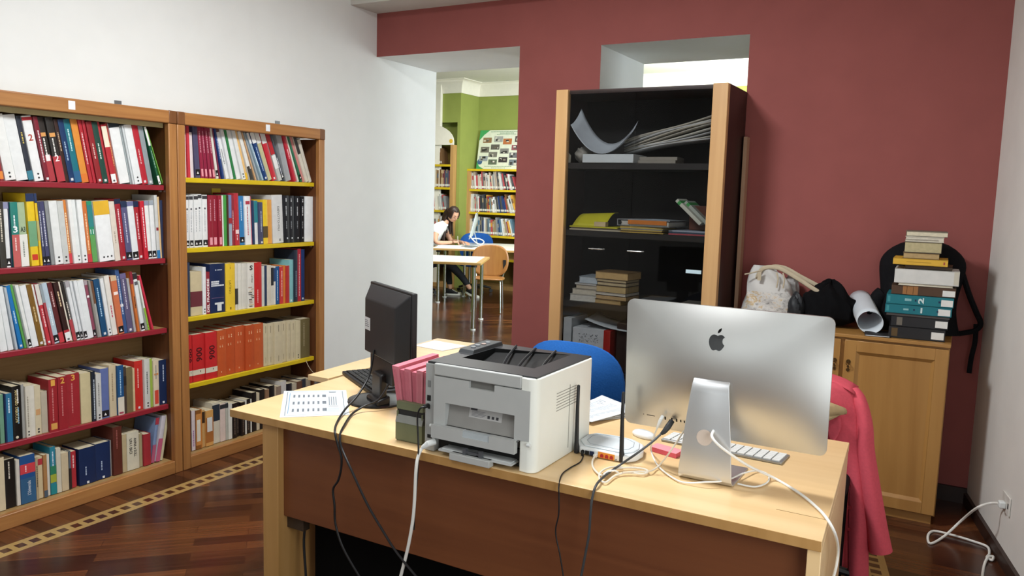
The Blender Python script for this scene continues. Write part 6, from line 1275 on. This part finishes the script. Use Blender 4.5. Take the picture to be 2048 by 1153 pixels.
for c, x, z, w_, h_ in ph:
    p_ = build(M().box(x, x + w_, -.0022, 0, z, z + h_, 0, PM), 'photograph', mat(c, .5), po, smooth=0); mb = M()
    for q in range(4):
        a = x + w_ * rd.uniform(.05, .6); b2 = z + h_ * rd.uniform(.05, .55); mb.box(a, a + w_ * rd.uniform(.15, .35), -.003 - .0003 * q, -.002, b2, b2 + h_ * rd.uniform(.2, .4), q % 3, PM)
    build(mb, 'photograph_detail', [mat(rd.choice(('2e2c2a', 'b8b4a8', '55504a')), .5), mat(rd.choice(('c4c0b4', '3a3a3c', 'a88a6a')), .5), mat(rd.choice(('8c8478', '1e1e20', 'd0ccc4')), .5)], p_, smooth=0)
mb = M()
for z_, n_, x_ in ((.645, 26, .22), (.62, 10, .40), (.60, 14, .34), (.045, 20, .16), (.018, 12, .30)):
    x = x_
    for q in range(n_): l = rd.uniform(.010, .03); mb.box(x, x + l, -.0015, 0, z_, z_ + .011, 0, PM); x += l + .006
tag(build(mb, 'lettering', mat('7c9a7c', .6), po, smooth=0), kind='stuff'); build(M().lathe([(.001, 0), (.05, 0), (.05, .001), (.001, .001)], (0, 0, 0), 24, 0, 1, 1, PM @ Matrix.Translation((.06, -.001, .13)) @ Matrix.Rotation(math.radians(90), 4, 'X')), 'round_emblem', mat('3c5c84', .5), po)
# ------------------------------------------------------------------ reading room tables, chairs, computer
TX, TY = V((.904, .427, 0)).normalized(), V((-.427, .904, 0)).normalized(); CHR = mat('b9bcc0', .18, .95, noise=0); TH = .81
def table(fr_, ln, dp, label):
    """fr_ is the front right corner of the top"""
    a = V((fr_[0], fr_[1], 0)); R_ = math.atan2(TX.y, TX.x); r_ = empty('reading_table', a - TX * ln / 2 + TY * dp / 2, R_, label, 'table')
    build(M().box(-ln / 2, ln / 2, -dp / 2, dp / 2, TH - .03, TH - .002), 'edge_band', wood('b08a54', 'c09a62', 0, .4), r_, .003, local=True)
    build(M().box(-ln / 2 + .03, ln / 2 - .06, -dp / 2 + .03, dp / 2 - .03, TH - .004, TH), 'white_top', mat('e6eae8', .25, spec=.5, noise=0), r_, local=True)
    for x in (-ln / 2 + .11, ln / 2 - .09):
        for y in (-dp / 2 + .09, dp / 2 - .09):
            l = build(M().cyl((x, y, .012), (x, y, TH - .03), .022, n=16), 'leg', CHR, r_, local=True); build(M().cyl((x, y, 0), (x, y, .014), .034, n=16), 'foot', mat('d4d6d8', .3), l, local=True); build(M().cyl((x, y, TH - .06), (x, y, TH - .03), .035, n=16), 'leg_socket', mat('3a3c3e', .4), l, local=True)
    return r_
table((-4.854, 7.856), 1.6, 1.0, 'white topped reading table with chrome legs, nearest through the doorway')
FT = V((-5.95, 9.84, 0)); FR_ = FT + TX * .55
table(FR_, 1.41, .8, 'white topped table the woman in white writes at'); table(FR_ + TY * .805, 1.13, .8, 'white topped table behind the writing woman, carrying a screen')
def wood_chair(loc, rz, label):
    r_ = empty('chair', loc, rz, label, 'chair'); ply = wood('8c5c30', '9c6c3a', 2, .35, 4, .2)
    def sqd(u, v, ex):
        x, y = 2 * u - 1, 2 * v - 1; m_ = max(abs(x), abs(y))
        if m_ < 1e-6: return 0, 0
        n_ = (abs(x / m_) ** ex + abs(y / m_) ** ex) ** (1 / ex); return x / n_, y / n_
    def bk(u, v):
        x, z = sqd(u, v, 2.6); x *= .26; z *= .225; return (x, .22 - .55 * x * x + .12 * z, .685 + z)
    build(M().grid(bk, 20, 16), 'backrest', ply, r_, solid=.014, local=True)
    def st(u, v):
        x, y = sqd(u, v, 3.2); x *= .225; y = -.02 + .22 * y; return (x, y, .455 + .25 * y * y - .05 * max(0, -y - .1))
    build(M().grid(st, 20, 16), 'seat', ply, r_, solid=.016, local=True)
    for s_ in (-1, 1):
        build(M().tube(spline([(.19 * s_, .22, .006), (.185 * s_, .17, .25), (.18 * s_, .14, .43)], 4), .011, 10), 'leg', CHR, r_, local=True); build(M().tube(spline([(.20 * s_, -.22, .006), (.19 * s_, -.18, .25), (.18 * s_, -.15, .43)], 4), .011, 10), 'leg', CHR, r_, local=True)
        build(M().tube([(.18 * s_, -.16, .435), (.18 * s_, .15, .435), (.20 * s_, .20, .52), (.215 * s_, .205, .66)], .010, 8), 'frame_tube', CHR, r_, local=True)
        build(M().box(.205 * s_ - .02, .205 * s_ + .02, .18, .205, .56, .70), 'back_bracket', BLK, r_, local=True)
    return r_
wood_chair((-5.66, 9.36, 0), math.radians(25), 'moulded plywood chair with a rounded back standing at the far reading table')
blue_back = office_chair((-6.93, 11.02, 0), math.radians(25), mat('1d4f96', .8, spec=.15, noise=.05), 'blue upholstered chair behind the far reading table', .97, .28)
# white computer on the far table, seen edge on
fm = empty('computer', FT + TY * 1.0 - TX * .42 + V((0, 0, TH)), 0, 'slim silver screen seen edge on, on the far reading table', 'computer'); FM = Matrix.Translation(FT + TY * 1.15 - TX * .42 + V((0, 0, TH))) @ Matrix.Rotation(math.radians(25 + 94), 4, 'Z')
FMT = FM @ Matrix.Translation((0, 0, .09)) @ Matrix.Rotation(math.radians(14), 4, 'X'); build(M().hexa([(-.27, .0, 0), (.27, .0, 0), (.27, .012, 0), (-.27, .012, 0)], [(-.27, .0, .42), (.27, .0, .42), (.27, .012, .42), (-.27, .012, .42)], 0, FMT).hexa([(-.2, -.03, .06), (.2, -.03, .06), (.25, .0, .02), (-.25, .0, .02)], [(-.2, -.03, .34), (.2, -.03, .34), (.25, .0, .40), (-.25, .0, .40)], 0, FMT), 'display', mat('c9d2d8', .35, .3), fm, .003)
build(M().hexa([(-.09, -.12, .0), (.09, -.12, .0), (.09, -.112, 0), (-.09, -.112, 0)], [(-.06, -.05, .26), (.06, -.05, .26), (.06, -.042, .26), (-.06, -.042, .26)], 0, FM).box(-.09, .09, -.12, .08, 0, .006, 0, FM), 'stand', mat('c4ccd2', .35, .4), fm)
def fp(u, v, z=0): return FT - TX * u + TY * v + V((0, 0, TH + z))
o = build(M().tube(spline([fp(.42, 1.02, .12), fp(.40, .9, .14), fp(.30, .8, .06), fp(.22, .85, .02), fp(.18, .95, .06), fp(.26, 1.0, .10), fp(.38, 1.0, .10)], 6), .009, 8), 'cable', WHT); tag(o, 'white cable looping at the foot of the far screen', 'cable')
nb = empty('notebook', fp(.62, .42), 0, 'open white notebook under the hand of the writing woman', 'notebook'); NM = Matrix.Translation(fp(.62, .42, .002)) @ Matrix.Rotation(math.radians(30), 4, 'Z')
for s_ in (-1, 1): build(M().hexa([(0, -.15, 0), (.21 * s_, -.15, 0), (.21 * s_, .15, 0), (0, .15, 0)], [(0, -.148, .012), (.20 * s_, -.148, .006), (.20 * s_, .148, .006), (0, .148, .012)], 0, NM), 'pages', PAPER, nb)
o = build(M().box(-.10, .10, -.14, .14, 0, .012, 0, Matrix.Translation(fp(.36, .50, .001)) @ Matrix.Rotation(math.radians(15), 4, 'Z')), 'book', mat('6a6e70', .5)); tag(o, 'grey book lying open right of the white notebook', 'book')
# ------------------------------------------------------------------ the woman writing
def skinned(name, pts, edges, m, parent, sub=2, root=0):
    me = bpy.data.meshes.new(name); me.from_pydata([p[:3] for p in pts], edges, []); me.materials.append(m); o = bpy.data.objects.new(name, me); COL.objects.link(o)
    sk = o.modifiers.new('skin', 'SKIN'); sk.use_smooth_shade = True
    for i, p in enumerate(pts): me.skin_vertices[0].data[i].radius = (p[3], p[4] if len(p) > 4 else p[3]); me.skin_vertices[0].data[i].use_root = (i == root)
    d = o.modifiers.new('sub', 'SUBSURF'); d.levels = sub; d.render_levels = sub
    if parent: o.parent = parent
    return o
PO = V((-7.42, 10.12, 0)); FX = V((.93, .37, 0)).normalized(); FY = V((-.37, .93, 0)).normalized()   # facing direction and her left
SKIN = mat('c99a80', .5, spec=.35, noise=.03); JEAN = mat('1d2026', .8, noise=.1); SHIRT = mat('e4e8ea', .7, noise=.02); HAIR = mat('2a1a14', .45, spec=.4, noise=.2)
def bp_(f, l, z): return tuple(PO + FX * f + FY * l + V((0, 0, z)))
pts = [bp_(0, 0, .55) + (.14, .12), bp_(.10, 0, .74) + (.125, .10), bp_(.24, 0, .92) + (.135, .10), bp_(.36, 0, 1.07) + (.12, .09), bp_(.43, 0, 1.15) + (.05,), bp_(.47, 0, 1.20) + (.048,),
       bp_(.35, .16, 1.07) + (.058,), bp_(.42, .23, .95) + (.046,), bp_(.47, .26, .855) + (.038,), bp_(.60, .20, .85) + (.031,), bp_(.70, .13, .85) + (.023,),
       bp_(.34, -.16, 1.07) + (.058,), bp_(.33, -.24, .94) + (.046,), bp_(.34, -.27, .855) + (.038,), bp_(.46, -.20, .85) + (.032,), bp_(.575, -.11, .86) + (.024,),
       bp_(.02, .10, .52) + (.095,), bp_(.44, .13, .52) + (.068,), bp_(.47, .14, .28) + (.052,), bp_(.50, .14, .09) + (.036,),
       bp_(.02, -.10, .53) + (.095,), bp_(.50, -.08, .54) + (.068,), bp_(.72, -.03, .32) + (.052,), bp_(.86, -.02, .12) + (.036,)]
ed = [(0, 1), (1, 2), (2, 3), (3, 4), (4, 5), (3, 6), (6, 7), (7, 8), (8, 9), (9, 10), (3, 11), (11, 12), (12, 13), (13, 14), (14, 15), (0, 16), (16, 17), (17, 18), (18, 19), (0, 20), (20, 21), (21, 22), (22, 23)]
body = skinned('person', pts, ed, SKIN, None); tag(body, 'woman in a white top and dark jeans, seated and writing at the far table', 'person')
# head looks down at the page: skull, nose, chin, brow shaped in one surface
HC = V(bp_(.555, -.02, 1.285)); hf = (FX * .66 + V((0, 0, -.50)) + FY * -.52).normalized(); hl = V((0, 0, 1)).cross(hf).normalized(); hu = hf.cross(hl)
HM = Matrix((hf, hl, hu)).transposed().to_4x4(); HM.translation = HC
def head(u, v):
    t = 2 * math.pi * u; p = math.pi * v; x = math.sin(p) * math.cos(t); y = math.sin(p) * math.sin(t); z = math.cos(p)
    rx = .098 if x > 0 else .095; ry = .074; rz = .118; jaw = 1 - .30 * max(0, -z - .15) if x > -.3 else 1
    px_ = rx * x * (1 - .10 * max(0, -z)); py_ = ry * y * jaw; pz_ = rz * z
    if x > .2:
        f_ = max(0, 1 - (y / .22) ** 2); n_ = max(0, 1 - ((z + .16) / .22) ** 2); px_ += .024 * f_ * n_ * (1 if z < -.0 else .6) * max(0, 1 - (y / .16) ** 2)
        px_ -= .008 * max(0, 1 - ((z - .02) / .12) ** 2) * max(0, 1 - ((abs(y) - .38) / .2) ** 2); px_ += .007 * max(0, 1 - ((z + .46) / .10) ** 2) * max(0, 1 - (y / .35) ** 2); px_ += .010 * max(0, 1 - ((z + .85) / .2) ** 2) * max(0, 1 - (y / .4) ** 2)
    return tuple(HM @ V((px_, py_, pz_)))
hd = M().grid(head, 48, 36); hd_o = build(hd, 'head', SKIN, None, org=(0, 0, 0), smooth=70); hd_o.parent = body
def onhead(y, z, d=.0): 
    x = math.sqrt(max(.0, 1 - y * y - z * z)); return HM @ V((.098 * x + d, .074 * y, .118 * z))
for s_ in (-1, 1):
    e = onhead(.40 * s_, .02, -.006); mb = M().lathe([(.001, -.008), (.010, -.005), (.0125, 0), (.010, .005), (.001, .008)], (0, 0, 0), 14, 0, 1, 1, Matrix.Translation(e) @ HM.to_3x3().to_4x4()); o = build(mb, 'eyelid', mat('b08068', .5), None, org=(0, 0, 0)); o.parent = hd_o
    mb = M().tube([onhead(.22 * s_, -.02, .003), onhead(.42 * s_, -.06, .004), onhead(.58 * s_, -.03, .003)], .0022, 6); o = build(mb, 'eyelash', HAIR, None, org=(0, 0, 0)); o.parent = hd_o
    mb = M().tube([onhead(.16 * s_, .17, .003), onhead(.40 * s_, .23, .003), onhead(.60 * s_, .17, .002)], [.003, .0035, .002], 6); o = build(mb, 'eyebrow', HAIR, None, org=(0, 0, 0)); o.parent = hd_o
mb = M().tube([onhead(-.22, -.46, .004), onhead(0, -.45, .010), onhead(.22, -.46, .004)], [.003, .0065, .003], 8); o = build(mb, 'lips', mat('a8584e', .4), None, org=(0, 0, 0)); o.parent = hd_o
for s_ in (-1, 1):
    mb = M().lathe([(.001, -.006), (.016, -.004), (.018, 0), (.014, .005), (.001, .006)], (0, 0, 0), 14, 0, 1, 1.5, HM @ Matrix.Translation((-.008, .074 * s_, -.01)) @ Matrix.Rotation(math.radians(90), 4, 'X')); o = build(mb, 'ear', SKIN, None, org=(0, 0, 0)); o.parent = hd_o
def hair(u, v):
    t = math.radians(52 + 256 * u); p = math.pi * (.0 + .60 * v); x = math.sin(p) * math.cos(t); y = math.sin(p) * math.sin(t); z = math.cos(p)
    k = 1.12 + .03 * math.sin(t * 9 + v * 5); return tuple(HM @ V((.098 * x * k, .076 * y * k * 1.04, .118 * z * 1.1)))
mb = M().grid(hair, 34, 16)
def cap(u, v):
    t = 2 * math.pi * u; p = math.pi * .27 * v; k = 1.10; return tuple(HM @ V((.098 * math.sin(p) * math.cos(t) * k, .076 * math.sin(p) * math.sin(t) * k * 1.02, .118 * math.cos(p) * 1.10)))
mb.grid(cap, 30, 8); hr = build(mb, 'hair', HAIR, None, org=(0, 0, 0), solid=.012, smooth=70); hr.parent = hd_o
# long locks falling from the back of the head past the shoulder
for k, (sy, fx_, l0, rr) in enumerate(((-.072, -.028, .40, .034), (-.066, -.050, .42, .040), (-.05, -.072, .38, .042), (-.025, -.085, .36, .042), (0, -.085, .30, .045), (.05, -.05, .30, .035), (.066, -.01, .30, .026))):
    a = HM @ V((fx_ - .01, sy, .03)); b2 = HM @ V((fx_ - .035, sy * 1.15, -.07)); c_ = b2 + V((0, 0, -l0 * .4)) - FX * .03; d_ = b2 + V((0, 0, -l0)) - FX * .01
    o = build(M().tube(spline([a, b2, c_, d_], 6), [rr * .7] + [rr] * 8 + [rr * .95] * 6 + [rr * .8, rr * .65, rr * .45, rr * .2], 10, ry=[rr * .5] * 19), 'lock', HAIR, None, org=(0, 0, 0)); o.parent = hr
# top with short sleeves, jeans
tp_ = [bp_(.02, 0, .60) + (.148, .135), bp_(.11, 0, .74) + (.142, .118), bp_(.24, 0, .92) + (.150, .118), bp_(.355, 0, 1.06) + (.135, .105), bp_(.415, 0, 1.13) + (.085, .075), bp_(.35, .165, 1.07) + (.078,), bp_(.40, .225, .98) + (.066,), bp_(.34, -.165, 1.07) + (.075,), bp_(.335, -.235, .97) + (.066,), bp_(.452, 0, 1.165) + (.060, .058)]
skinned('top', tp_, [(0, 1), (1, 2), (2, 3), (3, 4), (3, 5), (5, 6), (3, 7), (7, 8), (4, 9)], SHIRT, body)
jp = [bp_(-.02, 0, .57) + (.15, .135), bp_(.02, .10, .53) + (.105,), bp_(.44, .13, .525) + (.078,), bp_(.465, .14, .30) + (.060,), bp_(.495, .14, .15) + (.046,), bp_(.02, -.10, .54) + (.105,), bp_(.50, -.08, .545) + (.078,), bp_(.71, -.03, .33) + (.060,), bp_(.83, -.02, .17) + (.046,)]
skinned('jeans', jp, [(0, 1), (1, 2), (2, 3), (3, 4), (0, 5), (5, 6), (6, 7), (7, 8)], JEAN, body)
# canvas shoes
def shoe(ank, d, up):
    d = V(d).normalized(); sd = V(up).cross(d).normalized(); up = d.cross(sd); S_ = Matrix((d, sd, up)).transposed().to_4x4(); S_.translation = V(ank)
    def f(u, v):
        t = 2 * math.pi * u; x = -.07 + .25 * v; w_ = .038 * (math.sin(math.pi * min(1, max(.02, v * .96 + .03))) ** .35); h_ = (.085 - .055 * min(1, max(0, (v - .25) / .45))) * (1 if v < .97 else .6)
        y = w_ * math.cos(t); z = -.085 + .020 + (h_ * (.5 + .5 * math.sin(t))); return tuple(S_ @ V((x, y, z)))
    mb = M().grid(f, 20, 14); mb.add([f(k / 20, 0) for k in range(20)], [tuple(range(20))]); mb.add([f(k / 20, 1) for k in range(20)], [tuple(range(20))])
    s_ = build(mb, 'shoe', mat('1b1c20', .7), None, org=(0, 0, 0)); s_.parent = body
    out_ = [(-.075 + .262 * (.5 - .5 * math.cos(a)), .042 * math.sin(a)) for a in [2 * math.pi * i / 28 for i in range(28)]]
    o = build(M().prism(out_, -.088, -.062, 2, 0, S_), 'sole', mat('dddcd6', .5), None, org=(0, 0, 0)); o.parent = s_
    mb = M().lathe([(.001, 0), (.034, 0), (.033, .018), (.022, .028), (.001, .030)], (0, 0, 0), 16, 0, 1.1, 1, S_ @ Matrix.Translation((.145, 0, -.064))); o = build(mb, 'toe_cap', mat('dddcd6', .5), None, org=(0, 0, 0)); o.parent = s_
    mb = M()
    for k in range(5): z = -.002 - .009 * k; x = .035 + .018 * k; mb.box(x, x + .007, -.022, .022, z - .004, z + .006, 0, S_)
    o = build(mb, 'laces', mat('e4e4e0', .6), None, org=(0, 0, 0)); o.parent = s_
    return s_
shoe(bp_(.50, .14, .092), FX, (0, 0, 1)); shoe(bp_(.865, -.02, .125), FX * .86 + V((0, 0, -.34)) - FY * .25, V((0, 0, 1)) + FX * .35)
# hands: palm and five fingers, the right one closed on a pen
def hand(wr, d, up, side, curl, name):
    d = V(d).normalized(); sd = V(up).cross(d).normalized(); up = d.cross(sd); H_ = Matrix((d, sd, up)).transposed().to_4x4(); H_.translation = V(wr); q = lambda x, y, z: tuple(H_ @ V((x, y * side, z)))
    pts = [q(0, 0, 0) + (.024, .018), q(.045, 0, .004) + (.036, .016), q(.085, 0, .003) + (.036, .014)]; ed = [(0, 1), (1, 2)]; o1 = skinned('palm', pts, ed, SKIN, body)
    for k, (y, l) in enumerate(((.030, .068), (.010, .076), (-.010, .072), (-.029, .056))):
        a = curl * (1 + .12 * k); p = [q(.075, y * .9, .003)]; x, z, an = .082, .003, -.1
        P_ = [(x, z)]
        for s_ in (.45, .32, .23): an -= a; x += l * s_ * math.cos(an); z += l * s_ * math.sin(an); P_.append((x, z))
        fp_ = [q(.070, y * .85, .003) + (.0095,)] + [q(a_, y, b_) + (.0088 - .0008 * i,) for i, (a_, b_) in enumerate(P_)]
        skinned('finger', fp_, [(i, i + 1) for i in range(len(fp_) - 1)], SKIN, o1, 1)
    th = [q(.022, .026, .0) + (.013,), q(.045, .048, -.008) + (.0115,), q(.072, .052, -.020) + (.0095,), q(.092, .040, -.030) + (.008,)]
    skinned('thumb', th, [(0, 1), (1, 2), (2, 3)], SKIN, o1, 1); return H_
hand(bp_(.70, .13, .85), FX * .75 - FY * .62 + V((0, 0, -.08)), (0, 0, 1), -1, .30, 'left')
Hm = hand(bp_(.575, -.11, .862), FX * .80 + FY * .42 + V((0, 0, -.06)), V((0, 0, 1)) - FY * .5, 1, .55, 'right')
o = build(M().cyl(Hm @ V((.105, .018, -.050)), Hm @ V((.075, .045, .085)), .0045, .0045, 10), 'pen', mat('dcdcd8', .3)); tag(o, 'pale pen held in the right hand of the writing woman', 'pen')
office_chair(tuple(PO + FX * .02), math.atan2(FX.y, FX.x) + math.radians(90), mat('1d4f96', .8, spec=.15, noise=.05), 'blue upholstered chair the writing woman sits on', .95, .22)
